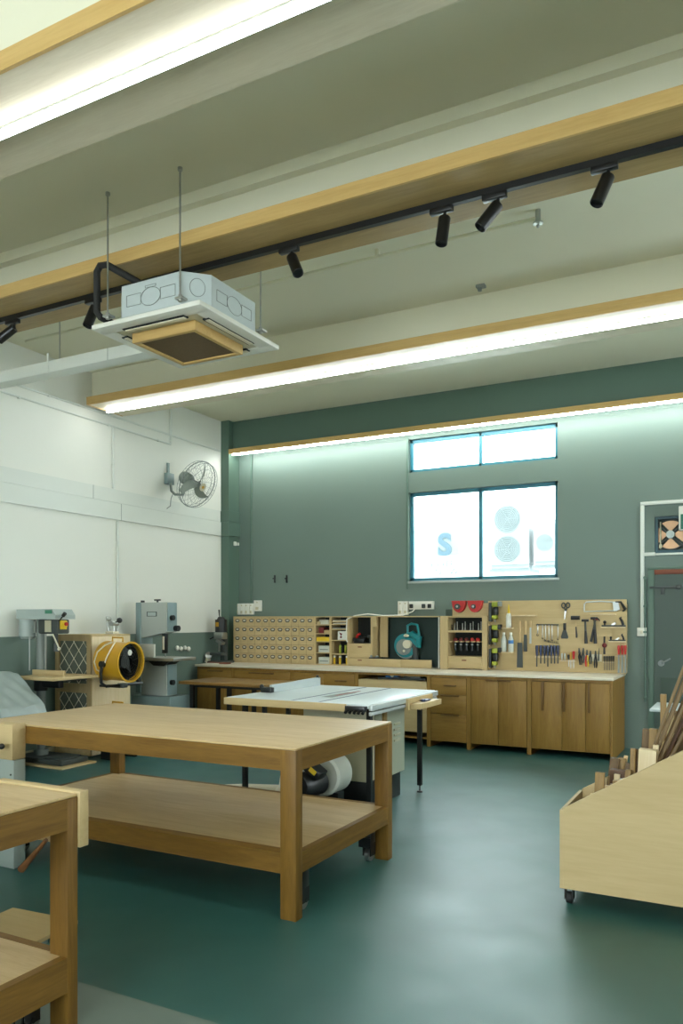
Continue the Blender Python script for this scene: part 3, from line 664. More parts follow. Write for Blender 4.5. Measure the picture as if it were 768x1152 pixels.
unit('drawer_cabinet', 482, 527, 'narrow three drawer cabinet right of the table saw', [('w',0,1,.625,TD,[(.38,.72,.72,.735)]),('w',0,1,.40,.62,[(.3,.8,.603,.618)]),('w',0,1,.075,.395,[(.3,.8,.378,.393)])])
unit('base_cabinet', 527, 595, 'two door base cabinet with one top edge handle strip', [('d',0,.5,.075,TD,[(.55,1.0,.80,.815)]),('d',.5,1,.075,TD,[(0,.45,.80,.815)])])
unit('base_cabinet', 595, 689, 'widest base cabinet, three doors with long upright handles, at right end', [('d',0,.40,.075,TD,[(.34,.42,.50,TD)]),('d',.40,.70,.075,TD,[(.04,.12,.50,TD)]),('d',.70,1,.075,TD,[(.10,.18,.50,TD)])])
# things inside the open slot
x0 = cxp(401); 
t = Thing('tool_tray', 'open slot tray with clamps and a router in the base cabinet', 'tools', (cxp(440),CYF+.2,.766))
solo_y = CYF+.12
t.part('shelf', MB().box(cxp(401)+.03,cxp(482)-.03,CYF+.02,9.4,.745,.765), M['ply'])
t.part('steel_bar', MB().box(cxp(420),cxp(474),solo_y,solo_y+.06,.7655,.79,.003), M['grey_d'])
t.part('machine', MB().cyl((cxp(434),solo_y,.80),(cxp(434),solo_y+.1,.80),.03,n=14).box(cxp(428),cxp(442),solo_y+.02,solo_y+.12,.791,.825,.004), M['bluelabel'])
t.part('white_knob', MB().ball((cxp(437),solo_y-.02,.815),.022), M['whitep'])
t.part('vice_body', MB().box(cxp(446),cxp(466),solo_y+.08,solo_y+.22,.766,.82,.01), M['grey_m'])

# ---------------------------------------------------------------- organisers on the worktop
OY = 9.22
def ox(px, y=OY): return ony(px, 720, y)[0]
def oz(px, py, y=OY): return ony(px, py, y)[2]
OT = 1.545
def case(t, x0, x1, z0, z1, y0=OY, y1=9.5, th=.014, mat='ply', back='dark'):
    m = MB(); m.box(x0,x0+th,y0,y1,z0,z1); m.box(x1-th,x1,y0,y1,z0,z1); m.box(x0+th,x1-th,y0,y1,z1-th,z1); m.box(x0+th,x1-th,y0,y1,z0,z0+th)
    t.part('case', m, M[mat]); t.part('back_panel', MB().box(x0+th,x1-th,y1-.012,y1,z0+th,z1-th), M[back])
ZB0 = TOPZ+.0005
# 55 small drawers
X0, X1 = ox(262.5), ox(354)
t = Thing('drawer_organiser', 'pale plywood cabinet of many small drawers with cup handles, left on the worktop', 'drawer cabinet', (X0, OY, TOPZ))
case(t, X0, X1, ZB0, OT)
nC, nR = 11, 5; cw = (X1-X0-.028)/nC; rh = (OT-ZB0-.028)/nR
cup = None
for i in range(nC):
    for j in range(nR):
        cx_ = X0+.014+cw*(i+.5); cz = ZB0+.014+rh*(j+.5)
        d_ = t.part('drawer', MB().box(cx_-cw/2+.002,cx_+cw/2-.002,OY-.004,OY+.2,cz-rh/2+.002,cz+rh/2-.002,.0015), M['ply'])
        h_ = MB(); zc_ = cz+.018
        h_.tube([(cx_-.03,OY-.006,zc_+.012),(cx_-.03,OY-.006,zc_-.004),(cx_-.018,OY-.006,zc_-.02),(cx_+.018,OY-.006,zc_-.02),(cx_+.03,OY-.006,zc_-.004),(cx_+.03,OY-.006,zc_+.012),(cx_,OY-.006,zc_+.018)], .006, 6, True)
        h_.box(cx_-.02,cx_+.02,OY-.02,OY-.004,zc_-.022,zc_-.012,.002)
        t.part('cup_handle', h_, M['grey_d'], d_)
        t.part('label_card', MB().box(cx_-.022,cx_+.022,OY-.0065,OY-.0042,zc_-.008,zc_+.012), M['paper'], d_)
# shelf unit A and B
def shelves(label, pxa, pxb, zs, px_ref):
    x0, x1 = ox(pxa)+.001, ox(pxb)-.001
    t = Thing('shelf_unit', label, 'shelf', (x0, OY, TOPZ))
    case(t, x0, x1, ZB0, OT)
    for z in zs: t.part('shelf', MB().box(x0+.0145,x1-.0145,OY+.005,9.485,z-.006,z+.006), M['ply'])
    return x0+.016, x1-.016
za = [oz(362, y) for y in (703,713,722,734.5)]
ax0, ax1 = shelves('open shelf unit of five compartments with a yellow box', 354, 371.5, za, 362)
def bxo(nm, mat, x0, x1, z0, z1, label, cat, y0=OY+.02, y1=OY+.2, bev=.004, group=None):
    return solo(nm, MB().box(x0,x1,y0,y1,z0,z1,bev), M[mat], label, cat, ((x0+x1)/2,y0,z0), group)
W_ = ax1-ax0
tg_ = .0075
bxo('paper_bundle','paper',ax0+.04,ax1-.02,za[0]+tg_,za[0]+.07,'pale paper bundle in the top compartment of the five compartment shelf','paper')
bxo('wooden_block','ply',ax0+.01,ax0+.06,za[0]+tg_,za[0]+.045,'small wooden block at left of the top shelf compartment','block', OY+.01, OY+.035)
bxo('brown_box','darkred',ax0+.03,ax0+.11,za[1]+tg_,za[1]+.085,'dark red-brown box in the second shelf compartment','box')
bxo('wooden_block','ply',ax0+.115,ax1-.002,za[1]+tg_,za[1]+.05,'small wooden block beside the dark red-brown box','block')
bxo('yellow_box','bright_y',ax0+.004,ax1-.004,za[2]+tg_,za[2]+.065,'flat yellow box in the middle shelf compartment','box', OY+.004)
for z, l in ((za[3],'upper'),(ZB0+.014,'lower')):
    zz = z+ (tg_ if l=='upper' else .001)
    t = Thing('white_box', 'white cardboard box with a printed strip, %s of the two on the shelf'%l, 'box', (ax0+.1,OY+.02,zz))
    t.part('box_body', MB().box(ax0+.03,ax1-.012,OY+.02,OY+.2,zz,zz+.09,.003), M['clearp']); t.part('label', MB().box(ax0+.05,ax1-.03,OY+.018,OY+.0205,zz+.03,zz+.045), M['grey_m'])
zb = [oz(381,y) for y in (699.5,702.5,708,720.5,736)]
bx0_, bx1_ = shelves('open shelf unit with thin sheets above and yellow clamps below', 371.5, 391.5, zb, 381)
for z in zb[:3]:
    bxo('sheet_stack','grey_m' if z==zb[2] else 'paper',bx0_+.01,bx1_-.01,z+tg_,z+.022,{0:'thin sheet stack on the topmost thin shelf',1:'thin sheet stack on the second thin shelf',2:'grey sheet stack on the third thin shelf'}[zb.index(z)],'paper')
t = Thing('picture_card', 'white card with red and black print leaning in the shelf unit', 'card', (bx1_-.05,OY+.05,zb[3]))
t.part('card', MB().box(bx0_+.08,bx1_-.004,OY+.03,OY+.06,zb[3]+tg_,zb[3]+.125,.002), M['whitep']); t.part('print', MB().prism([(bx0_+.10,zb[3]+.11),(bx0_+.13,zb[3]+.06),(bx0_+.15,zb[3]+.09)],'y',OY+.027,OY+.0305).cyl((bx0_+.13,OY+.027,zb[3]+.045),(bx0_+.13,OY+.0305,zb[3]+.045),.015,n=12), M['darkred'])
def clamp(x, z, h, mat, lab, grp):
    t = Thing('spring_clamp', lab, 'clamp', (x,OY+.06,z), 0, grp)
    t.part('grip', MB().box(x-.012,x+.012,OY+.03,OY+.055,z,z+h*.78,.004), M[mat]); t.part('jaw', MB().box(x-.013,x+.013,OY+.032,OY+.06,z+h*.78,z+h,.004), M['whitep' if mat=='bright_y' else 'lime'])
    t.part('screw', MB().cyl((x+.022,OY+.05,z),(x+.022,OY+.05,z+h*.85),.006,n=8), M['black'])
for px in (374.5,380.8,388.4): clamp(ox(px), ZB0+.0145, .115, 'bright_y', 'upright yellow clamp with white jaw in the bottom shelf compartment', 'yellow clamps on the bottom shelf')
for px in (381,387): clamp(ox(px), zb[4]+tg_, .115, 'lime', 'upright yellow-green clamp on the shelf above the yellow clamps', 'green clamps on the middle shelf')
# unit C
cx0, cx1 = ox(391.5)+.001, ox(418)-.001
t = Thing('shelf_unit', 'plywood unit with a dark open compartment above two shallow drawers', 'shelf', (cx0,OY,TOPZ))
case(t, cx0, cx1, ZB0, OT)
zs_ = oz(404,724); zd = oz(404,740)
t.part('shelf', MB().box(cx0+.0145,cx1-.0145,OY,9.485,zs_-.014,zs_), M['ply'])
for z0,z1 in ((zd+.002,zs_-.016),(ZB0+.016,zd-.002)):
    d_ = t.part('drawer', MB().box(cx0+.016,cx1-.016,OY-.003,OY+.2,z0,z1,.002), M['ply']); zc_ = z1-.03
    t.part('finger_pull', MB().box((cx0+cx1)/2-.03,(cx0+cx1)/2+.03,OY-.006,OY-.0025,zc_-.007,zc_+.007,.002), M['rust'], d_)
t = Thing('power_drill', 'red and black drill standing in the dark compartment above two drawers', 'drill', (cx0+.1,OY+.1,zs_))
t.part('body', MB().box(cx0+.05,cx0+.2,OY+.06,OY+.14,zs_+.0005,zs_+.07,.01).cyl((cx0+.03,OY+.1,zs_+.05),(cx0+.22,OY+.1,zs_+.06),.025,n=12), M['black']); t.part('handle', MB().tube([(cx0+.07,OY+.1,zs_+.05),(cx0+.09,OY+.1,zs_+.11),(cx0+.13,OY+.1,zs_+.13)], .018, 10), M['red'])
t = Thing('power_drill', 'dark grey drill in the back right of the dark compartment', 'drill', (cx0+.25,OY+.15,zs_))
t.part('body', MB().box(cx1-.09,cx1-.03,OY+.1,OY+.16,zs_+.0005,zs_+.11,.01).cyl((cx1-.12,OY+.13,zs_+.09),(cx1-.02,OY+.13,zs_+.09),.022,n=12), M['grey_d'])
# mitre saw bay
mx0, mx1 = ox(418)+.001, ox(494)-.001
t = Thing('saw_bay', 'open plywood bay with painted shade at the back holding the mitre saw', 'shelf', (mx0,OY,TOPZ))
m = MB(); m.box(mx0,mx1,OY-.02,9.5,OT-.014,OT); t.part('top_board', m, M['ply'])
t.part('side_board', MB().box(mx0,mx0+.014,OY,9.5,ZB0,OT-.0145), M['plyz']); t.part('side_board', MB().box(mx1-.014,mx1,OY,9.5,ZB0,OT-.0145), M['whitep'])
t.part('corner_block', MB().box(mx0+.0145,mx0+.07,OY-.01,OY+.05,OT-.14,OT-.015), M['ply'])
t.part('inner_panel', MB().box(mx0+.05,mx0+.16,OY+.15,OY+.17,ZB0+.12,OT-.0145), M['plyz'])
t.part('back_panel', MB().box(mx0+.0145,mx1-.0145,9.485,9.498,ZB0,OT-.0145), M['bay'])  # dark sheet painted in place of shade; bay is open to the wall
fx1 = ox(486); t.part('front_board', MB().box(mx0-.02,(mx0+fx1)/2,OY-.03,OY-.012,ZB0,ZB0+.105,.002), M['ply']); t.part('front_board', MB().box((mx0+fx1)/2+.002,fx1,OY-.03,OY-.012,ZB0,ZB0+.105,.002), M['ply'])
solo('wooden_disc', MB().cyl((mx1-.06,9.44,TOPZ+.33),(mx1-.03,9.46,TOPZ+.33),.12,n=24), M['rust'], 'round brown disc hanging inside the mitre saw bay at right', 'disc', (mx1-.05,9.45,TOPZ+.3))
t = Thing('metal_vice', 'small dark metal fence clamp on the front board left of the mitre saw', 'clamp', (mx0+.05,OY-.02,ZB0+.105))
t.part('bar', MB().box(mx0-.03,mx0+.14,OY-.03,OY-.005,ZB0+.106,ZB0+.122,.002), M['blackm']); t.part('knob', MB().cyl((mx0,OY-.02,ZB0+.122),(mx0,OY-.02,ZB0+.15),.016,n=10).box(mx0+.06,mx0+.11,OY-.028,OY-.008,ZB0+.122,ZB0+.145,.003), M['grey_m'])
# mitre saw
sx_, sy_ = ox(456), OY+.0
t = Thing('mitre_saw', 'teal mitre saw with round blade guard standing in the dark bay', 'mitre saw', (sx_,OY+.08,TOPZ))
yb = OY+.12
t.part('base', MB().box(sx_-.1,sx_+.16,yb-.1,yb+.13,ZB0,ZB0+.05,.01).cyl((sx_,yb-.02,ZB0+.05),(sx_,yb-.02,ZB0+.07),.1,n=24), M['grey_d'])
bc = (sx_-.045, yb, oz(448,726,yb))
t.part('blade_guard', MB().cyl((bc[0],yb-.03,bc[2]),(bc[0],yb+.03,bc[2]),.155,n=36), M['teal'])
t.part('guard_window', MB().cyl((bc[0]-.015,yb-.045,bc[2]-.02),(bc[0]-.015,yb-.0305,bc[2]-.02),.105,n=32), M['grey_m'])
t.part('blade', MB().cyl((bc[0],yb-.0,bc[2]-.02),(bc[0],yb+.004,bc[2]-.02),.156,n=40), M['steel'])
t.part('motor', MB().cyl((bc[0]+.05,yb-.1,bc[2]+.02),(bc[0]+.05,yb-.045,bc[2]+.02),.055,n=20), M['ivory'])
t.part('arm', MB().tube([(bc[0]+.05,yb-.02,bc[2]+.05),(bc[0]+.13,yb,bc[2]-.02),(bc[0]+.12,yb+.02,ZB0+.06)], [.035,.04,.05], 12), M['grey_d'])
t.part('housing', MB().tube([(bc[0]+.0,yb-.02,bc[2]+.12),(bc[0]+.10,yb-.02,bc[2]+.15),(bc[0]+.19,yb-.02,bc[2]+.09),(bc[0]+.18,yb-.01,bc[2]-.02)], [.03,.045,.05,.03], 12), M['teal'])
t.part('handle', MB().tube([(bc[0]+.04,yb-.03,bc[2]+.15),(bc[0]+.035,yb-.03,bc[2]+.26),(bc[0]+.09,yb-.03,bc[2]+.285),(bc[0]+.17,yb-.03,bc[2]+.27),(bc[0]+.20,yb-.03,bc[2]+.12)], .017, 10), M['teal'])
t.part('lock_knob', MB().ball((bc[0]+.03,yb-.06,bc[2]+.13),.03,(1.3,1,.7)).ball((bc[0]+.0,yb-.07,bc[2]-.07),.018), M['ivory'])
# unit D
dx0, dx1 = ox(495.5), ox(548)
t = Thing('tool_shelf_unit', 'tall plywood unit with two tool shelves and a drawer beside the pegboard', 'shelf', (dx0,OY,TOPZ))
hx0 = ox(504)
t.part('thick_side', MB().box(dx0,hx0,OY-.02,9.5,ZB0,OT), M['plyz']); t.part('side_board', MB().box(ox(542),dx1,OY,9.5,ZB0,OT), M['plyz'])
hx1 = ox(542); z1_, z2_, z3_ = oz(522,711), oz(522,722), oz(522,738.5)
tp = OT
t.part('top_board', MB().box(hx0,hx1,OY,9.5,OT-.02,OT), M['ply'])
t.part('shelf', MB().box(hx0,hx1,OY,9.5,z1_-.006,z1_+.02), M['ply'])
sh = MB(); sh.box(hx0,hx1,OY+.1,9.48,z2_-.006,z2_+.006)
for k in range(6):
    u = hx0+(hx1-hx0)*k/6; sh.box(u+.008,u+.048,OY+.01,OY+.1,z2_-.006,z2_+.006)
t.part('slotted_shelf', sh, M['ply'])
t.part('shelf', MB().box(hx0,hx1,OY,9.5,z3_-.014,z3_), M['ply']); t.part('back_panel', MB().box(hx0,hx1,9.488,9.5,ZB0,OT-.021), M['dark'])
d_ = t.part('drawer', MB().box(hx0+.002,hx1-.002,OY-.004,OY+.2,ZB0+.01,z3_-.016,.002), M['ply']); t.part('finger_pull', MB().box((hx0+hx1)/2-.04,(hx0+hx1)/2+.02,OY-.007,OY-.0035,z3_-.055,z3_-.04,.002), M['rust'], d_)
for k in range(12):
    x = hx0+.03+(hx1-hx0-.06)*k/11
    solo('drill_bit', MB().cyl((x,OY+.06,z1_+.0205),(x,OY+.06,z1_+.09+.02*(k%3)),.006,n=8).cyl((x,OY+.06,z1_+.0205),(x,OY+.06,z1_+.05),.009,n=8), M['steel' if k%3 else 'black'], 'small steel bit standing in the row on the upper tool shelf', 'drill bit', (x,OY+.06,z1_+.02), 'bits on the upper tool shelf')
for k in range(5):
    x = hx0+(hx1-hx0)*(k+1)/6-.006+.01
    t = Thing('cordless_screwdriver', 'black tool with red top hanging in a slot of the lower shelf', 'screwdriver', (x,OY+.05,z2_), 0, 'red topped tools in the slotted shelf')
    t.part('grip', MB().cyl((x,OY+.05,z2_-.11),(x,OY+.05,z2_+.01),.016,.013,n=12), M['black']); t.part('cap', MB().cyl((x,OY+.05,z2_+.007),(x,OY+.05,z2_+.03),.027,n=14).ball((x,OY+.05,z2_+.035),.024,(1,1,.6)), M['red' if k>2 else 'darkred'])
    t.part('ring', MB().cyl((x,OY+.05,z2_-.04),(x,OY+.05,z2_-.032),.0175,n=12), M['steel'])
# raised box with two red bins
rx0, rx1 = ox(508), ox(549); RT = oz(528,676)
t = Thing('bin_holder', 'plywood board on top of the tool shelf unit carrying two red holders', 'board', (rx0,OY,OT))
t.part('board', MB().box(rx0,rx1,OY+.02,9.5,OT+.0005,RT-.03,.002), M['ply'])
for a,b_,l in ((509.5,524.5,'left'),(527,543,'right')):
    u0,u1 = ox(a),ox(b_); zt = oz(520,677); zb_ = oz(520,689); mid=(u0+u1)/2; hw=(u1-u0)/2
    t = Thing('tape_dispenser', 'red half round holder with grey roll, %s of the two on the shelf top'%l, 'tape dispenser', (mid,OY,zb_))
    pl = [(mid+hw*math.cos(a_), zt-(zt-zb_)*math.sin(a_)) for a_ in [PI*i/12 for i in range(13)]]
    t.part('bowl', MB().prism(pl,'y',OY-.05,OY+.0195), M['red']); t.part('rim', MB().box(u0-.004,u1+.004,OY-.055,OY+.0195,zt,zt+.012,.002), M['red'])
    t.part('roll', MB().cyl((mid-.01,OY-.075,zt-.06),(mid-.01,OY-.0505,zt-.06),.035 if l=='left' else .028,n=18), M['grey_d']); t.part('core', MB().cyl((mid-.01,OY-.08,zt-.06),(mid-.01,OY-.0755,zt-.06),.014,n=14), M['steel'])
solo('speaker_box', MB().box(ox(499.5),ox(507),OY+.05,OY+.2,OT+.0005,OT+.085,.006), M['doorm'], 'small dark green box on the shelf top left of the red holders', 'box', (ox(503),OY+.1,OT))

# ---------------------------------------------------------------- pegboard and hand tools
PF = 9.33
def gx(px, y=PF): return ony(px, 720, y)[0]
def gz(px, py, y=PF): return ony(px, py, y)[2]
px0 = gx(550); px1 = gx(704.5)
PT = gz(640,675)
m = MB(); m.box(px0,px1,PF,PF+.018,ZB0,PT,.001)
t = Thing('pegboard', 'large pale plywood tool board standing on the worktop at right', 'tool board', (px0,PF,TOPZ))
t.part('board', m, M['ply'])
t.part('batten', MB().box(px0+.02,px0+.06,PF+.0185,YB-.002,ZB0,PT-.05).box(px1-.06,px1-.02,PF+.0185,YB-.002,ZB0,PT-.05), M['ply'])
def ledge(name, a, b, py, dep, label, th=.014, par=None, mat='maple'):
    z = gz((a+b)/2, py)
    return solo(name, MB().box(gx(a),gx(b),PF-dep,PF-.0005,z-th,z,.0015), M[mat], label, 'tool rack', (gx(a),PF-dep,z-th)), z
_, zA = ledge('tool_ledge',562,577.5,706,.09,'small ledge on the tool board under the white glue bottle')
_, zB = ledge('tool_ledge',562,577.5,733,.09,'small ledge on the tool board under the two clear bottles')
_, zC = ledge('tool_ledge',577,604,692,.10,'wide ledge at the top left of the tool board above the hanging chisels')
_, zD = ledge('tool_ledge',677,704,705,.09,'upper ledge at the right of the tool board with a hand plane')
_, zE = ledge('tool_ledge',685,704,721,.08,'lower ledge at the right of the tool board with a small plane')
_, zG = ledge('tool_rack',602.5,629.5,738.2,.045,'slotted wooden rack holding the blue handled chisels', .018)
_, zH = ledge('tool_rack',630,648,743,.045,'small wooden rack under the red screwdrivers', .01)
_, zI = ledge('tool_rack',664,693,690.8,.03,'thin wooden strip below the hacksaw', .01)
_, zJ = ledge('tool_rack',678,691,744.5,.035,'small rack holding the row of fine files', .01)
_, zK = ledge('tool_rack',692.5,704.3,737.5,.04,'short rack holding the three red handled files', .01)
mg = solo('magnetic_strip', MB().box(gx(655.5),gx(677),PF-.02,PF-.0005,gz(666,744),gz(666,736),.002), M['ivory'], 'white magnetic strip holding pliers on the tool board', 'magnetic strip', (gx(655),PF-.02,gz(666,744)))
YT = PF-.025
def C3(px, py, y=YT): return ony(px, py, y)
def bottle(px, pyb, pyt, label, cap, band=None, zbase=0, body='clearp', cone=False):
    x = gx(px, PF-.045); zt = gz(px, pyt, PF-.045); z = zbase+.0005; h = zt-z; y = PF-.045
    t = Thing('bottle', label, 'bottle', (x,y,z)); r = .033
    if cone:
        t.part('bottle_body', MB().lathe([(r*.9,0),(r,.01),(r,h*.5),(r*.6,h*.62),(.001,h*.63)],(x,y,z),n=18), M['whitep']); t.part('nozzle', MB().cyl((x,y,z+h*.6),(x,y,z+h),.018,.006,n=12), M[cap])
    else:
        t.part('bottle_body', MB().lathe([(r*.9,0),(r,.01),(r,h*.62),(r*.45,h*.84),(r*.42,h*.9),(.001,h*.91)],(x,y,z),n=18), M[body]); t.part('cap', MB().cyl((x,y,z+h*.88),(x,y,z+h),.017,n=12), M[cap])
    if band: t.part('label_band', MB().cyl((x,y,z+h*.42),(x,y,z+h*.6),r+.0015,n=18), M[band])
bottle(572,706,680,'white glue bottle with yellow nozzle on a small ledge','bright_y',zbase=zA,cone=True)
bottle(566.5,733,711.5,'clear plastic bottle with white cap on the ledge, left one','whitep',zbase=zB)
bottle(574.5,731,711.5,'clear plastic bottle with a blue band on the ledge, right one','whitep','bluelabel',zB)
def handled(nm, label, cat, px, pt, pm, pb, rw, bw, hm, bm_, group=None, px2=None, bl=.004, y=None):
    y = PF-rw-.0015 if y is None else y
    """handle pt..pm and blade pm..pb (pixel rows), hanging flat on the board"""
    a, b_, c_ = Vector(C3(px,pt,y)), Vector(C3(px if px2 is None else (px+px2)/2,pm,y)), Vector(C3(px if px2 is None else px2,pb,y))
    t = Thing(nm, label, cat, tuple(c_), 0, group)
    t.part('handle', MB().tube([a,a*.8+b_*.2,a*.4+b_*.6,b_],[rw*.8,rw,rw*.85,rw*.6],10), M[hm])
    m = MB(); m.prism([(b_.x-bw*.4,b_.z),(b_.x+bw*.4,b_.z),(c_.x+bw*.5,c_.z),(c_.x-bw*.5,c_.z)],'y',y-bl/2,y+bl/2); t.part('blade', m, M[bm_])
    return t
handled('slick_chisel','long chisel with pale wooden handle and wide dark blade hanging at left','chisel',584.5,698.5,723,751,.017,.075,'pine','grey_d')
handled('paring_chisel','chisel with pale handle and narrow black blade, middle of three under the ledge','chisel',590.8,698.5,714,733,.016,.045,'pine','grey_d')
handled('scraper','pale handled thin scraper, rightmost of three under the wide ledge','scraper',596.5,698.5,706,724,.014,.022,'pine','galv')
for i, px in enumerate((603.6,608,612.3,616,620,623.6,627.3)):
    handled('chisel','chisel with dark blue handle in the row of blue handled chisels','chisel',px,726,737.5,750 if i in (0,3) else 746.5,.018,.016,'navy','grey_d','blue handled chisels on the tool board', y=PF-.047)
# spanners
def spanner(px, pt, pb, w, label, grp='spanners on the tool board', mat='steel'):
    a, b_ = C3(px,pt,PF-.012), C3(px,pb,PF-.012); y = a[1]
    m = MB(); m.box(a[0]-w/2,a[0]+w/2,y-.003,y+.003,b_[2],a[2],.001)
    t = Thing('spanner', label, 'spanner', b_, 0, grp); t.part('shaft', m, M[mat])
    t.part('ring_end', MB().tube([(a[0]+w*math.cos(u),y,a[2]+w*math.sin(u)) for u in [i*PI/6 for i in range(12)]], .003, 6, True), M['grey_d'])
    t.part('open_end', MB().tube([(b_[0]+w*math.cos(u),y,b_[2]-w+w*math.sin(u)) for u in [-.8+i*PI/6+PI for i in range(9)]][::-1], .0035, 6), M['grey_d'])
for px, pt, pb in ((610,703,717),(613.4,703,719),(617.2,703,720),(620.8,703,719),(627.3,704,718)): spanner(px,pt,pb,.009,'steel spanner hanging in the row above the blue handled chisels')
spanner(604.6,703,713,.012,'short bright spanner, leftmost of the spanner row and set apart', None)
solo('hanging_rail', MB().box(gx(603),gx(628.5),PF-.012,PF-.0005,gz(616,703.5),gz(616,702.2)), M['grey_d'], 'thin dark hook rail above the spanners', 'rail', (gx(603),PF-.01,gz(616,703)))
m = MB()
for k in range(9): u = C3(612+k*1.9,719.5+k*.35,PF-.012); m.tube([u,(u[0],u[1],u[2]-.02),(u[0]+.014,u[1],u[2]-.024)],.003,6)
solo('hex_key_set', m, M['grey_d'], 'set of small dark hex keys under the spanners', 'hex keys', C3(618,724,PF-.012))
# scissors
a = C3(636.5,683,PF-.015); t = Thing('scissors','large grey handled scissors hanging at the top of the tool board','scissors',a)
t.part('handle', MB().tube([(a[0]-.03+.02*math.cos(u),a[1],a[2]+.02+.03*math.sin(u)) for u in [i*PI/8 for i in range(16)]],.008,8,True).tube([(a[0]+.022+.02*math.cos(u),a[1],a[2]+.022+.03*math.sin(u)) for u in [i*PI/8 for i in range(16)]],.008,8,True).tube([(a[0]-.02,a[1],a[2]-.005),(a[0]-.008,a[1],a[2]-.045)],.009,8).tube([(a[0]+.012,a[1],a[2]-.005),(a[0]-.003,a[1],a[2]-.045)],.009,8), M['grey_d'])
t.part('blade', MB().prism([(a[0]-.018,a[2]-.04),(a[0]+.006,a[2]-.04),(a[0]-.014,a[2]-.145),(a[0]-.02,a[2]-.14)],'y',a[1]-.003,a[1]+.003), M['steel'])
# brush
a = C3(635,701,PF-.018); b_ = C3(635,709,PF-.018); c_ = C3(635,718.5,PF-.018)
t = Thing('paint_brush','wide black brush hanging below the scissors','brush',c_)
t.part('handle', MB().box(a[0]-.017,a[0]+.017,a[1]-.008,a[1]+.008,b_[2],a[2],.005), M['black'])
t.part('bristles', MB().prism([(b_[0]-.018,b_[2]),(b_[0]+.018,b_[2]),(c_[0]+.042,c_[2]+.02),(c_[0]+.036,c_[2]),(c_[0]-.036,c_[2]),(c_[0]-.042,c_[2]+.02)],'y',a[1]-.012,a[1]+.012), M['grey_d'])
def hammer(label, px, pt, pb, hw, hh, hm, gm, px2=None, claw=False, nm='hammer', hr=.011):
    a = Vector(C3(px,pt,PF-.03)); b_ = Vector(C3(px if px2 is None else px2,pb,PF-.03)); t = Thing(nm,label,'hammer',tuple(b_))
    y = a.y
    m = MB(); m.cyl((a.x-hw/2,y,a.z),(a.x+(hw/2 if not claw else hw*.1),y,a.z),hh/2,n=16)
    if claw: m.tube([(a.x,y,a.z),(a.x+hw*.3,y,a.z+.004),(a.x+hw*.55,y,a.z-.012),(a.x+hw*.72,y,a.z-.035)],[hh*.4,hh*.35,.008,.004],10)
    t.part('head', m, M[hm])
    k = a*.55+b_*.45
    t.part('shaft', MB().cyl(a, k, hr*.75, n=10), M['pine' if gm=='black' and nm=='mallet' else 'grey_d']); t.part('grip', MB().tube([k,(k+b_)/2,b_],[hr*.8,hr,hr*1.15],10), M[gm])
hammer('black rubber mallet with pale wooden shaft on the tool board',647,695,717.5,.10,.048,'black','black',648.5,nm='mallet',hr=.009)
hammer('small black hammer between the mallet and the claw hammer',658,698,724,.08,.03,'black','black',659,hr=.016)
hammer('black claw hammer with dark grip near the hacksaw',668.5,695.5,724,.085,.03,'blackm','black',669.5,True,hr=.017)
hammer('dark handled tack hammer hanging behind the claw hammer, tilted left',669.5,697,722,.05,.02,'darkred','black',664.5,hr=.014)
# hacksaw
def P(px,py,d=.015): return C3(px,py,PF-d)
t = Thing('hacksaw','silver hacksaw with black handle at the top right of the tool board','saw',P(680,690))
t.part('frame', MB().tube([P(657,687),P(657,680),P(659,677.5),P(675,676.5),P(692,677.5)],.008,8), M['alu']); t.part('blade', MB().tube([P(656.5,688),P(675,687.5),P(694,687)],.006,6), M['galv'])
t.part('grip_plate', MB().prism([(P(689,677)[0],P(689,677)[2]),(P(695,677)[0],P(695,677)[2]),(P(697,686)[0],P(697,686)[2]),(P(690,688)[0],P(690,688)[2])],'y',PF-.02,PF-.01), M['alu'])
t.part('handle', MB().tube([P(692,677.2),P(698,677.2),P(701,682),P(703.4,686)],[.008,.012,.016,.02],10).tube([P(703,686),P(700,687.5)],.01,8), M['black'])
# planes
def plane(label, px, zb_, ln, knobpx, s):
    x = gx(px,PF-.045); y = PF-.045
    t = Thing('hand_plane',label,'hand plane',(x,y,zb_))
    t.part('sole', MB().box(x-ln/2,x+ln/2,y-.025,y+.025,zb_+.0005,zb_+.02*s,.003), M['grey_d']); t.part('frog', MB().obox((x,y,zb_+.03*s),(.05,.04,.02*s),(0,-.6,0)), M['steel'])
    t.part('front_knob', MB().cyl((x-ln*.38,y,zb_+.02*s),(x-ln*.38,y,zb_+.04*s),.009,n=10).ball((x-ln*.38,y,zb_+.055*s),.02*s), M['black'])
    t.part('rear_handle', MB().tube([(x+ln*.4,y,zb_+.02*s),(x+ln*.36,y,zb_+.06*s),(x+ln*.27,y,zb_+.105*s),(x+ln*.33,y,zb_+.115*s)],[.017*s,.015*s,.014*s,.01*s],10), M['black'])
plane('black hand plane with tall handle on the upper right ledge',690,zD,.26,0,.95); plane('smaller hand plane lying on the lower right ledge',694,zE,.18,0,.7)
# folding tool
t = Thing('countersink_tool','slim black tool with a red round grip left of the red files','hand drill',P(679.5,736))
t.part('shaft', MB().tube([P(679.6,716),P(679.5,722),P(679.5,730),P(679.6,736)],[.011,.009,.009,.012],10), M['black']); t.part('grip', MB().ball(P(679.7,726,.02),.028,(1,.6,1),14), M['darkred'])
for k in range(6):
    handled('needle_file','fine file with black handle in the row of six small files','file',679.4+k*2.1,738,744,754,.0085,.007,'black','grey_d','small files on the tool board', y=PF-.036)
for px in (695.7,699.6,703.2):
    handled('file','file with bright red handle, in the row at the right edge of the tool board','file',px,726,736.5,757,.0155,.02,'red','grey_m','red handled files on the tool board', y=PF-.042)
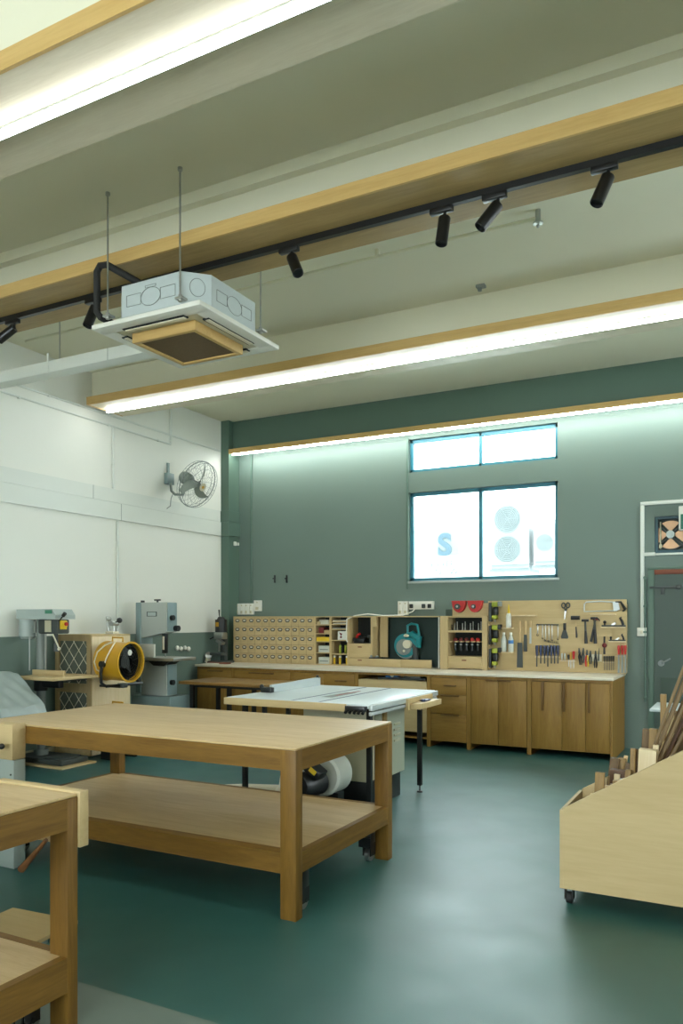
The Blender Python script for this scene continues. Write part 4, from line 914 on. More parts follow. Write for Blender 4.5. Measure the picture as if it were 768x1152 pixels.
# small rack tools
handled('screwdriver','screwdriver with red handle in the small rack','screwdriver',645,732.5,741.5,752,.016,.007,'red','steel', y=PF-.047)
handled('screwdriver','screwdriver with black handle left of the red one in the small rack','screwdriver',639.5,736.5,742,750,.016,.007,'black','steel', y=PF-.047)
handled('screwdriver','stubby screwdriver with yellow top in the small rack','screwdriver',641.8,733.5,742.3,752,.013,.007,'yellow','steel', y=PF-.075)
for px in (632,635): handled('punch','small silver punch standing in the small rack','punch',px,735,742,744,.008,.006,'galv','steel','silver punches in the small rack', y=PF-.047)
def pliers(label, px, pt, pb, spread, mat, mat2=None, tilt=0):
    a, b_ = P(px,pt,.03), P(px+tilt,pb,.03); y = a[1]; h = a[2]-b_[2]; jx = a[0]*.65+b_[0]*.35; jz = a[2]-.32*h
    t = Thing('pliers',label,'pliers',b_)
    t.part('jaw', MB().prism([(jx-.014,jz),(jx+.014,jz),(a[0]+.005,a[2]),(a[0]-.005,a[2])],'y',y-.005,y+.005), M['grey_d'])
    for s, mm in ((-1,mat),(1,mat2 or mat)):
        t.part('grip', MB().tube([(jx+s*.004,y,jz),(jx+s*spread*.8,y,jz-.2*h),(b_[0]+s*spread,y,b_[2]+.2*h),(b_[0]+s*spread*.7,y,b_[2])],[.007,.009,.009,.007],8), M[mm])
pliers('black pliers tilted at the left end of the magnetic strip',651,729,748,.012,'black',None,2)
pliers('long nose pliers with dark grips beside the leftmost pliers',656,729,746,.014,'grey_d',None,-1)
pliers('pliers with red and yellow grips in the middle of the magnetic strip',660,731,750,.016,'red','bright_y')
pliers('black grip cutters with round head right of the red and yellow pliers',664,732,747,.014,'black','grey_d',-.5)
pliers('slim black pliers on the right part of the magnetic strip',669.7,732,751.5,.013,'black')
solo('marking_knife', MB().tube([P(673,743.5,.027),P(673.3,735,.027),P(673.6,729,.027)],[.009,.007,.002],8), M['grey_d'], 'dark pointed marking knife at the right end of the magnetic strip', 'knife', P(673,743.5,.027))
# three battery tools on the side of the tall unit
for px, pt, pb, l in ((556,676,700,'top'),(555,702,726,'middle'),(555,728,752,'bottom')):
    zt, zb_ = gz(px,pt,OY), gz(px,pb,OY); xx = ox(548)+.002; y = OY+.02; H_ = zt-zb_
    t = Thing('nail_gun','lime and black battery nail gun hanging beside the tool board, %s of three'%l,'nail gun',(xx,y,zb_), 0, 'battery tools beside the tool board')
    t.part('hook_plate', MB().box(xx,xx+.018,y,y+.1,zb_,zt,.003), M['ply'])
    t.part('magazine', MB().box(xx-.035 if 0 else xx+.0185,xx+.05,y-.04,y+.05,zb_+.03*H_,zb_+.92*H_,.006), M['grey_d' if l=='top' else 'black'])
    t.part('body', MB().box(xx+.0505,xx+.125,y-.03,y+.05,zb_+.72*H_,zb_+.95*H_,.012), M['lime']); t.part('lower_body', MB().box(xx+.0505,xx+.115,y-.03,y+.05,zb_+.14*H_,zb_+.33*H_,.012), M['lime'])
    t.part('grip', MB().box(xx+.065,xx+.125,y-.02,y+.04,zb_+.33*H_,zb_+.72*H_,.012), M['black']); t.part('battery', MB().box(xx+.126,xx+.165,y-.03,y+.05,zb_+.74*H_,zb_+.98*H_,.008), M['grey_m' if l=='top' else 'black'])
    t.part('nozzle', MB().cyl((xx+.09,y,zb_),(xx+.09,y,zb_+.14*H_),.008,n=8).cyl((xx+.07,y,zb_+.02),(xx+.07,y,zb_+.14*H_),.006,n=8), M['steel'])
# cable and sockets
def sockets(name, label, a, b_, pt, pb, n, extra):
    x0, z0 = ony(a,pb,YB)[0], ony((a+b_)/2,pb,YB)[2]; x1, z1 = ony(b_,pb,YB)[0], ony((a+b_)/2,pt,YB)[2]
    t = Thing(name, label, 'socket', (x0,YB-.05,z0)); w = (x1-x0)/n
    for k in range(n):
        pl = t.part('socket_box', MB().box(x0+w*k+.002,x0+w*(k+1)-.002,YB-.045,YB-.0005,z0,z1,.004), M['whitep'])
        if extra=='switch': t.part('rocker', MB().box(x0+w*k+w*.3,x0+w*k+w*.7,YB-.052,YB-.0455,z0+.02,z0+.06,.002).cyl((x0+w*(k+.5),YB-.05,z1-.03),(x0+w*(k+.5),YB-.0455,z1-.03),.012,n=10), M['ivoryd'], pl)
    return t, x0, x1, z0, z1
sockets('wall_socket_bank','row of four white socket boxes above the small drawers',266,286.5,679,691.5,4,'switch')
sockets('wall_switch','single white switch box beside the row of four sockets',287,295,675.5,687.5,1,'switch')
sockets('wall_socket','white socket box at left of the plugged in pair above the saw bay',448.5,460,676.5,692,2,'switch')
t,x0,x1,z0,z1 = sockets('wall_socket','white double socket with black plugs above the mitre saw bay',461,489,676.5,685.5,1,None)
for k,u in enumerate((.13,.62,.85)): t.part('plug', MB().box(x0+(x1-x0)*u-.022,x0+(x1-x0)*u+.022,YB-.085,YB-.0455,z0+.015,z0+.07,.008), M['black'])
t.part('cable', MB().tube([(x0+.1,YB-.06,z0+.01),(x0+.07,YB-.08,z0-.03),(x0-.05,YB-.12,OT+.012),(x0-.3,YB-.2,OT+.008),(x0-.5,YB-.25,OT+.03),(x0-.68,YB-.28,OT+.008),(x0-.76,9.19,OT-.04),(x0-.77,9.185,OT-.3),(x0-.75,9.185,1.2)],.008,8), M['whitep'])
for px in (309.5,323): 
    p = ony(px,651,YB); solo('wall_hook', MB().box(p[0]-.006,p[0]+.006,YB-.03,YB-.0005,p[2]-.06,p[2]+.05,.002).box(p[0]-.02,p[0]+.0,YB-.04,YB-.02,p[2]-.01,p[2]+.01), M['blackm'], 'small black bracket on the green wall, %s of two'%('left' if px<315 else 'right'), 'bracket', (p[0],YB,p[2]))
p = ony(273,612,9.5); solo('cable_clip', MB().box(-6.755,-6.72,9.40,9.43,p[2]-.03,p[2]+.03,.004).box(-6.755,-6.72,9.47,9.5,p[2]-.02,p[2]+.02,.004), M['whitep'], 'small white clips under the corner trunking', 'clip', (-6.74,9.45,p[2]))

# ---------------------------------------------------------------- right end: conduit, exhaust fan, door, sign
cpx = ony(722.5,640,YB)[0]; ct = ony(722.5,569,YB)[2]; cbz = ony(722.5,706,YB)[2]
t = Thing('white_trunking', 'white trunking frame around the exhaust fan with a drop to a switch', 'trunking', (cpx,YB,cbz))
t.part('drop', MB().box(cpx-.02,cpx+.02,YB-.03,YB-.0005,cbz,ct-.0005,.002), M['trunk']); t.part('top_run', MB().box(cpx-.02,XR-.3,YB-.03,YB-.0005,ct,ct+.04,.002), M['trunk'])
zf = FZ0-.012
t.part('branch', MB().box(cpx+.0205,FX0+.01,YB-.03,YB-.0005,zf-.02,zf+.018,.002), M['trunk'])
t.part('sill_strip', MB().box(FX0+.012,FX1+.05,YB-.02,YB-.0005,zf-.016,zf+.006,.002), M['trunk'])
p = ony(720.5,715,YB)
t = Thing('light_switch','square white switch box at the foot of the white trunking','switch',(p[0],YB,p[2]))
t.part('plate', MB().box(cpx-.055,cpx+.045,YB-.04,YB-.0005,cbz-.1,cbz-.0005,.004), M['whitep']); t.part('rocker', MB().box(cpx-.02,cpx+.01,YB-.045,YB-.0405,cbz-.07,cbz-.03,.002), M['ivory'])
# exhaust fan in its opening
fcx, fcz = ony(753,602,YB)[0]+.005, (FZ0+FZ1)/2
t = Thing('exhaust_fan','exhaust fan, orange light painted on blades, set in a teal frame above the green door','fan',(fcx,YB+.05,FZ0))
fr = MB(); fr.box(FX0,FX0+.035,YB+.03,YB+.09,FZ0,FZ1); fr.box(FX1-.035,FX1,YB+.03,YB+.09,FZ0,FZ1); fr.box(FX0+.035,FX1-.035,YB+.03,YB+.09,FZ1-.03,FZ1); fr.box(FX0+.035,FX1-.035,YB+.03,YB+.09,FZ0,FZ0+.03)
t.part('frame', fr, M['fanf'])
m = MB(); R2 = min((FZ1-FZ0)/2-.035,.19)
m.tube([(fcx+R2*math.cos(a),YB+.06,fcz+R2*math.sin(a)) for a in [i*PI/20 for i in range(40)]],.012,8,True); 
for a in (PI/4,3*PI/4,5*PI/4,7*PI/4): m.cyl((fcx,YB+.045,fcz),(fcx+(R2+.03)*math.cos(a),YB+.045,fcz+(R2+.03)*math.sin(a)),.008,n=8)
t.part('ring', m, M['grey_d'])
t.part('motor', MB().cyl((fcx,YB+.015,fcz),(fcx,YB+.1,fcz),.045,n=20), M['grey_l'])
for k in range(4):
    a0 = k*PI/2; b = MB(); pts=[]
    for s_ in (0,1,2,3,4,5,6): pts.append((fcx+R2*.95*math.cos(a0-.6+s_*.2), fcz+R2*.95*math.sin(a0-.6+s_*.2)))
    pts += [(fcx+.05*math.cos(a0+.3), fcz+.05*math.sin(a0+.3)), (fcx+.05*math.cos(a0-.3), fcz+.05*math.sin(a0-.3))]
    t.part('blade', b.prism(pts,'y',YB+.07,YB+.074), M['orange'])  # orange light falling on the blades is painted as their colour
t.part('back_plate', MB().box(FX0+.002,FX1-.002,YB+.14,YB+.15,FZ0+.002,FZ1-.002), M['doorm'])
t.part('pull_bar', MB().cyl((FX0+.06,YB+.04,FZ0+.05),(FX0+.06,YB+.04,FZ1-.06),.008,n=8).box(FX0+.045,FX0+.075,YB+.03,YB+.05,FZ0+.06,FZ0+.1), M['ivoryd'])
# exit sign box
p0, p1_ = ony(763.5,597,YB-.2), ony(763.5,570,YB-.2)
t = Thing('exit_sign','green and white exit sign box at the right edge of the photo','sign',(p0[0],YB-.1,p0[2]))
zz = p1_[2]; t.part('housing', MB().box(p0[0],p0[0]+.42,YB-.24,YB-.14,p0[2],zz,.004).box(p0[0]+.2,p0[0]+.24,YB-.14,YB-.0005,(p0[2]+zz)/2,(p0[2]+zz)/2+.06), M['whitep']); t.part('face', MB().box(p0[0]+.02,p0[0]+.4,YB-.244,YB-.2405,p0[2]+.01,zz-.09), M['exitg'])
# metal door
t_ = MB(); dxr = DX0+1.1
o = struct('door_1', MB().box(DX0+.03,dxr,YB-.04,YB-.001,.02,DZ1-.03,.003), M['doorm'])
mk('door_frame', MB().box(DX0-.04,DX0+.03,YB-.03,YB-.001,0,DZ1,.003).box(DX0-.04,dxr+.05,YB-.03,YB-.001,DZ1,DZ1+.03,.003), M['greend'], o)
mk('rust_strip', MB().box(DX0+.03,dxr,YB-.05,YB-.031,DZ1-.055,DZ1-.0,.003), M['rust'], o)
pz = ony(740,661,YB)[2]
mk('bolt', MB().box(DX0-.02,DX0+.32,YB-.062,YB-.0405,pz-.012,pz+.012,.003).box(DX0+.1,DX0+.14,YB-.07,YB-.0405,pz-.08,pz-.01,.003).box(DX0+.26,DX0+.31,YB-.07,YB-.0405,pz-.025,pz+.025,.003), M['grey_d'], o)
hz_ = ony(745,746,YB)[2]; hxx = ony(744,746,YB)[0]
mk('door_handle', MB().cyl((hxx,YB-.065,hz_),(hxx,YB-.0405,hz_),.035,n=16).cyl((hxx,YB-.07,hz_),(hxx+.1,YB-.07,hz_+.055),.011,n=10), M['grey_m'], o)
mk('lower_panel', MB().box(DX0+.1,dxr-.1,YB-.046,YB-.0405,.2,ony(740,762,YB)[2],.002), M['doorm'], o)
hg = MB(); zr = [ony(729,y,YB)[2] for y in (650,682,711,744,785)]
hg.tube([(DX0-.07,YB-.03,zr[0]+.02),(DX0-.07,YB-.03,.55)],.012,8)
for z in zr: hg.box(DX0-.088,DX0-.05,YB-.045,YB-.001,z-.012,z+.012,.003)
solo('door_lock_rod', hg, M['greend'], 'green painted upright pipe with clips beside the metal door', 'pipe', (DX0-.07,YB-.03,.55))

# ---------------------------------------------------------------- table saw
SX0, SX1, SY0, SY1, SZ = -3.70, -2.44, 5.06, 6.40, .88
t = Thing('table_saw','grey table saw with wide pale table, long fence and black legs','table saw',(-3.0,5.8,0))
t.part('table_top', MB().box(SX0,SX1,SY0,SY1,SZ-.03,SZ,.003), M['tablew'])
t.part('front_rail', MB().box(SX0-.005,-2.62,SY0-.035,SY0-.0005,SZ-.055,SZ-.002,.002), M['ply'], label='pale wooden front rail')
t.part('edge_rail', MB().box(SX1+.0005,SX1+.03,SY0,SY1,SZ-.045,SZ-.004,.003).box(SX1+.0005,SX1+.02,SY0,SY1,SZ-.08,SZ-.055,.002), M['alu'])
mch = MB(); mch.box(-2.61,-2.45,SY0-.05,SY0-.0005,SZ-.05,SZ-.01,.004)
for k in range(5): mch.cyl((-2.6+k*.035,SY0-.06,SZ-.06),(-2.6+k*.035,SY0-.02,SZ-.03),.012,n=8)
t.part('lock_mechanism', mch, M['blackm'])
gr = MB()
for x in (-3.1,-2.86): gr.box(x-.012,x+.012,SY0+.02,SY1-.02,SZ,SZ+.0006)
t.part('mitre_slot', gr, M['blueline']); t.part('scale_line', MB().box(-2.99,-2.965,SY0+.5,SY1-.4,SZ,SZ+.0008), M['redline'])
t.part('throat_plate', MB().box(-3.03,-2.93,SY0+.35,SY0+.8,SZ,SZ+.0005), M['grey_m'])
for x,y in ((SX1-.06,5.2),(-2.53,6.27),(-3.62,5.2),(-3.25,6.27),(-3.62,6.27)):
    l_ = t.part('leg', MB().box(x-.018,x+.018,y-.018,y+.018,.06,SZ-.03), M['blackm']); t.part('foot', MB().cyl((x,y,.012),(x,y,.06),.006,n=8).cyl((x,y,0),(x,y,.012),.028,.02,n=14), M['blackm'], l_)
t.part('cross_bar', MB().box(SX0+.06,SX1-.05,SY0+.1,SY0+.13,SZ-.06,SZ-.031).box(SX0+.06,SX1-.05,SY1-.13,SY1-.1,SZ-.06,SZ-.031), M['blackm'])
c_ = t.part('cabinet', MB().box(-3.25,-2.66,5.5,6.05,.21,SZ-.031,.006), M['ivoryd'])
t.part('side_cover', MB().box(-2.6595,-2.60,5.62,6.10,.215,SZ-.09,.006), M['saw_side'], c_)
lv = MB()
for k in range(4): lv.obox((-2.597,5.93,.63-k*.045),(.012,.12,.02),(0,.5,0),.002)
t.part('louvre', lv, M['ivoryd'], c_)
t.part('wood_handle', MB().box(-2.598,-2.575,5.63,5.69,.60,.80,.006), M['teak'], c_)
t.part('base', MB().box(-3.2,-2.64,5.52,6.1,.0,.2095,.005), M['blackm'])
t.part('hanging_block', MB().box(-2.80,-2.74,5.45,5.4995,.5,.62,.006), M['teak'], c_)
# side tool tray
t.part('tray_board', MB().box(SX1+.0305,SX1+.05,5.68,6.22,SZ-.1,SZ-.012), M['ply']); t.part('tray', MB().box(SX1+.0505,-2.30,5.72,6.19,SZ-.095,SZ-.05,.003), M['ply']); t.part('tray_knob', MB().cyl((-2.35,5.9,SZ-.0495),(-2.35,5.9,SZ-.03),.02,n=12).box(-2.38,-2.33,5.9,6.02,SZ-.0495,SZ-.036,.004), M['navy'])
# fence
fa = onz(306.5,779.5,SZ)
FXa = onz(306.5,779.0,SZ)[0]; fy0 = onz(306.5,779.0,SZ)[1]; fy1 = SY1-.02
print('fence', FXa, fy0)
t = Thing('rip_fence','pale blue-grey rip fence standing across the table saw top','saw fence',(FXa,fy0,SZ))
t.part('fence_plate', MB().prism([(fy0,SZ+.001),(fy1,SZ+.001),(fy1,SZ+.075),(fy0,SZ+.062)],'x',FXa-.03,FXa+.0), M['galv'])
t.part('lock_handle', MB().box(FXa-.09,FXa+.02,fy0-.05,fy0-.001,SZ+.001,SZ+.045,.006).ball((FXa-.09,fy0-.03,SZ+.05),.02), M['blackm'])
t.part('end_knob', MB().cyl((FXa-.015,fy1-.03,SZ+.072),(FXa-.015,fy1-.03,SZ+.095),.014,n=10).box(FXa-.04,FXa+.0,fy1-.05,fy1,SZ+.07,SZ+.078), M['blackm'])

# dust collector under the saw
ex, ey, ez = -2.83, 5.12, .325
t = Thing('dust_collector','white drum dust collector with black motor and yellow label under the table saw','dust collector',(ex,ey,0))
t.part('drum', MB().lathe([(.001,-.12),(.14,-.12),(.155,-.10),(.158,0),(.155,.10),(.14,.12),(.001,.12)], (ex-.01,ey+.06,ez), (0,1,0), 36), M['clearp'])
mo_ = t.part('motor', MB().lathe([(.001,-.3),(.08,-.29),(.095,-.26),(.095,-.05),(.001,-.05)], (ex+.0,ey-.05,ez-.03), (.12,.98,0), 24), M['black'])
t.part('motor_box', MB().obox((ex+.05,ey-.24,ez+.08),(.13,.12,.07),(0,.6,0),.008).obox((ex-.07,ey-.18,ez+.1),(.12,.1,.06),(0,0,0),.01), M['black'])
t.part('label_plate', MB().obox((ex+.06,ey-.302,ez+.085),(.06,.004,.035),(0,.6,0)), M['bright_y'])
t.part('inlet', MB().tube([(ex-.17,ey,ez+.06),(ex-.26,ey-.02,ez+.06),(ex-.32,ey-.03,ez-.02),(ex-.34,ey-.02,ez-.12)],.055,14), M['whitep'])
t.part('stand', MB().box(ex-.2,ex+.2,ey-.3,ey+.2,.05,.075,.004).box(ex-.12,ex-.08,ey-.03,ey+.07,.075,ez-.12).box(ex+.08,ex+.12,ey-.03,ey+.07,.075,ez-.12).box(ex-.1,ex-.02,ey-.3,ey-.25,.075,ez-.1), M['blackm'])
w = MB(); [w.cyl((ex+a,ey+b,.026),(ex+a+.02,ey+b,.026),.025,n=12) for a in (-.19,.16) for b in (-.26,.16)]; t.part('wheel', w, M['rubber'])
h0 = onz(283,884,.1)
t.part('hose', MB().tube([(ex-.34,ey-.02,ez-.12),(ex-.42,ey-.05,.12),(ex-.6,ey-.08,.08),(-3.65,5.05,.08),(-3.85,5.15,.1),(-3.75,5.4,.07),(-3.45,5.5,.07)],.045,12), M['ivory'])

# ---------------------------------------------------------------- brown table in front of the cabinets
t = Thing('low_table','long low brown table standing in front of the back cabinets','table',(-6.1,7.45,0))
t.part('table_top', MB().box(-6.15,-4.80,7.42,8.12,.715,.75,.003), M['brown'])
for x in (-6.0,-5.45,-4.95):
    for y in (7.5,8.02): t.part('leg', MB().box(x-.022,x+.022,y-.022,y+.022,0,.7145), M['blackm'])
t.part('frame', MB().box(-5.978,-4.972,7.49,7.52,.68,.7145).box(-5.978,-4.972,8.0,8.03,.68,.7145), M['blackm'])

# ---------------------------------------------------------------- mortiser on the worktop corner
def cw_(px,py,y): return ony(px,py,y)
my = 9.0
o_ = cw_(246,745,my); ux = o_[0]+.03
zt = lambda py: ony(247,py,my)[2]
t = Thing('mortising_machine','black and silver mortising machine at the left end of the back worktop','mortiser',(ux,my,TOPZ))
t.part('base', MB().box(ux-.13,ux+.13,my-.14,my+.16,TOPZ+.0005,TOPZ+.03,.006), M['grey_d'])
t.part('column', MB().box(ux-.035,ux+.04,my+.04,my+.12,TOPZ+.03,zt(712),.004), M['grey_d'])
t.part('motor', MB().cyl((ux+.01,my,zt(711)),(ux+.01,my,zt(697)),.085,n=24).cyl((ux+.01,my,zt(697)),(ux+.01,my,zt(694)),.06,.04,n=20), M['black'])
t.part('label_plate', MB().box(ux-.02,ux+.03,my-.09,my-.083,zt(705),zt(700)), M['yellow'])
t.part('head', MB().box(ux-.07,ux+.08,my-.07,my+.06,zt(719),zt(711.5),.012).obox((ux+.02,my-.03,zt(722)),(.12,.08,.05),(0,.5,0),.01), M['steel'])
t.part('chisel', MB().box(ux-.008,ux+.008,my-.04,my-.024,zt(733),zt(722)), M['steel'])
t.part('feed_handle', MB().tube([(ux+.0,my+.02,zt(700)),(ux-.02,my,zt(692)),(ux-.025,my,zt(686))],[.008,.008,.012],8).cyl((ux-.07,my-.04,zt(716)),(ux-.14,my-.06,zt(719)),.009,n=8), M['blackm'])
t.part('table', MB().box(ux-.1,ux+.1,my-.12,my+.03,zt(737),zt(734),.004), M['grey_d'])
t.part('hand_wheel', MB().lathe([(.045,-.008),(.05,0),(.045,.008),(.03,0)],(ux-.12,my-.12,zt(737)),(.6,-.8,0),20), M['steel'])
t.part('cross_vice', MB().obox((ux-.15,my-.1,TOPZ+.035),(.05,.06,.07),(0,.4,0),.006), M['ivory'])
solo('wooden_tray', MB().box(ux-.04,ux+.3,my-.26,my-.16,TOPZ+.0005,TOPZ+.02,.003), M['rust'], 'flat orange-brown wooden board lying in front of the mortising machine', 'board', (ux,my-.2,TOPZ))
solo('white_tray', MB().box(ux+.02,ux+.2,my-.4,my-.3,TOPZ+.0005,TOPZ+.015,.003), M['paper'], 'small white flat piece on the worktop near the mortising machine', 'tray', (ux,my-.35,TOPZ))

# ---------------------------------------------------------------- bandsaw
t = Thing('bandsaw','tall grey bandsaw with black knobs standing against the left wall','bandsaw',(-6.42,7.33,0))
bx0,bx1,by0,by1 = -6.66,-6.18,7.24,7.42
U = lambda py: HC+(HZ-py)/F*9.3
t.part('upper_box', MB().prism([(bx0+.08,U(718)),(bx1,U(711)),(bx1,U(677.5)),(bx0+.08,U(677.5))],'y',by0,by1), M['saw_front'], smooth=False)
t.part('spine', MB().box(bx0,bx0+.079,by0-.01,by1+.03,U(781),U(677.5),.004), M['grey_b'])
t.part('lower_box', MB().box(bx0+.08,bx1,by0,by1,U(783),U(746),.006), M['saw_front'])
t.part('side_strip', MB().box(bx1+.0005,bx1+.012,by0+.01,by1-.005,U(710),U(678),.002), M['grey_b']); t.part('side_strip', MB().box(bx1+.0005,bx1+.012,by0+.01,by1-.005,U(782),U(748),.002), M['grey_b'])
t.part('base', MB().prism([(bx0-.06,0),(bx1+.12,0),(bx1+.1,U(783.5)),(bx0-.02,U(783.5))],'y',by0-.06,by1+.12), M['grey_b'], smooth=False)
t.part('table', MB().box(bx0+.1,bx1+.22,by0-.14,by1+.1,U(743),U(739.5),.004), M['steel'])
t.part('trunnion', MB().prism([(bx0+.2,U(743.2)),(bx1+.08,U(743.2)),(bx1-.02,U(749)),(bx0+.3,U(749))],'y',by0-.03,by1-.02), M['blackm'])
t.part('fence', MB().box(bx0+.02,bx0+.3,by0-.02,by0+.01,U(739.4),U(725),.003), M['whitep'])
t.part('blade_guard', MB().box(bx1-.09,bx1-.03,by0+.02,by0+.06,U(735),U(713),.003), M['blackm']); t.part('guide', MB().box(bx1-.07,bx1-.05,by0+.005,by0+.0195,U(731),U(716)), M['ivory'])
t.part('blade', MB().box(bx1-.062,bx1-.058,by0+.04,by0+.055,U(739.4),U(735)), M['steel'])
t.part('badge', MB().box(bx0+.17,bx0+.33,by0-.003,by0-.0005,U(693.5),U(688)), M['grey_d'])
t.part('badge_plate', MB().box(bx0+.185,bx0+.315,by0-.005,by0-.0032,U(692.8),U(688.7)), M['grey_l'])
for x,py in ((bx1-.03,695),(bx1+.0,768)): t.part('knob', MB().cyl((bx1+.0125,by0+.07,U(py)),(bx1+.05,by0+.07,U(py)),.032,n=16), M['black'])
t.part('knob', MB().cyl((bx1+.0125,by0+.14,U(707)),(bx1+.07,by0+.14,U(707)),.035,n=16), M['black'])
t.part('tension_knob', MB().cyl((bx0+.26,by0+.09,U(677.5)),(bx0+.26,by0+.09,U(675)),.012,n=8).obox((bx0+.26,by0+.09,U(674.6)),(.085,.03,.02),(0,0,.2),.006), M['black'])
t.part('top_knob', MB().cyl((bx0+.05,by0+.06,U(677.5)),(bx0+.05,by0+.06,U(675)),.025,n=12), M['black'])
for k in range(4):
    p = onx(198+k*4.3, 729+(k%2), XL+.01)
    solo('white_wall_knob', MB().ball((XL+.03,p[1],p[2]),.034,(.7,1,1),12).cyl((XL+.0005,p[1],p[2]),(XL+.03,p[1],p[2]),.012,n=8), M['whitep'], 'round white knob on the green dado wall right of the bandsaw', 'knob', (XL,p[1],p[2]), 'white knobs beside the bandsaw')

# ---------------------------------------------------------------- filter cabinet
fx0,fx1,fy0_,fy1_,fz1 = -6.84,-6.30,6.145,6.75,1.335
t = Thing('filter_cabinet','plywood cabinet with diamond wire mesh front against the left wall','cabinet',(-6.57,6.4,0))
t.part('side_panel', MB().box(fx1-.018,fx1,fy0_+.02,fy1_,.02,fz1-.02,.002), M['maple']); t.part('side_panel', MB().box(fx0,fx0+.018,fy0_+.02,fy1_,.02,fz1-.02,.002), M['ply'])
t.part('top_panel', MB().box(fx0,fx1,fy0_+.02,fy1_,fz1-.0195,fz1,.002), M['ply']); t.part('bottom_panel', MB().box(fx0+.0185,fx1-.0185,fy0_+.02,fy1_,.05,.07), M['ply'])
fm = MB()
for a,b_,c1_,d1 in ((fx0,fx1,fz1-.07,fz1),(fx0,fx1,.02,.08),(fx0,fx1,.70,.80)): fm.box(a,b_,fy0_,fy0_+.0195,c1_,d1)
fm.box(fx0,fx0+.06,fy0_,fy0_+.0195,.08,.70); fm.box(fx1-.06,fx1,fy0_,fy0_+.0195,.08,.70); fm.box(fx0,fx0+.06,fy0_,fy0_+.0195,.80,fz1-.07); fm.box(fx1-.06,fx1,fy0_,fy0_+.0195,.80,fz1-.07)
t.part('door_frame', fm, wood('frame_ply',(150,128,88),(172,150,108),'z',6))
t.part('filter_cloth', MB().box(fx0+.019,fx1-.019,fy0_+.024,fy0_+.03,.08,fz1-.07), M['mesh_back'])
ms = MB()
for z0,z1 in ((.08,.70),(.80,fz1-.07)):
    xa, xb = fx0+.06, fx1-.06; st = .145
    k = -10
    while k < 12:
        for s in (1,-1):
            # line x = xa + u , z = z0 + s*u*1.25 + k*st*1.25
            pts = []
            u0, u1 = 0, xb-xa; c0 = k*st*1.25
            f = lambda u: (c0+1.25*u) if s>0 else (c0-1.25*u)
            # clip on z
            lo, hi = 0, z1-z0
            uu = [u0,u1]
            if s>0: a_, b__ = max(u0,(lo-c0)/1.25), min(u1,(hi-c0)/1.25)
            else: a_, b__ = max(u0,(c0-hi)/1.25), min(u1,(c0-lo)/1.25)
            if b__-a_ > .01: ms.cyl((xa+a_,fy0_+.012,z0+f(a_)),(xa+b__,fy0_+.012,z0+f(b__)),.0035,n=5)
        k += 1
t.part('wire_mesh', ms, M['ivory'])
# pillar drill small machine on cabinet top
vx, vy = -6.45, 6.62
t = Thing('bench_clamp_machine','small white machine with a black ball handle on the mesh cabinet','machine',(vx,vy,fz1))
t.part('base', MB().box(vx-.06,vx+.06,vy-.05,vy+.05,fz1+.0005,fz1+.03,.006), M['ivory']); t.part('column', MB().cyl((vx+.03,vy,fz1+.03),(vx+.03,vy,fz1+.14),.018,n=12).cyl((vx+.03,vy-.05,fz1+.12),(vx+.03,vy+.05,fz1+.12),.03,n=14).cyl((vx-.06,vy,fz1+.03),(vx-.08,vy,fz1+.2),.016,n=12).ball((vx-.05,vy,fz1+.17),.03), M['steel'])
t.part('handle', MB().cyl((vx+.04,vy,fz1+.13),(vx+.1,vy,fz1+.15),.008,n=8).ball((vx+.11,vy,fz1+.155),.032,(1,1,1),14), M['black'])

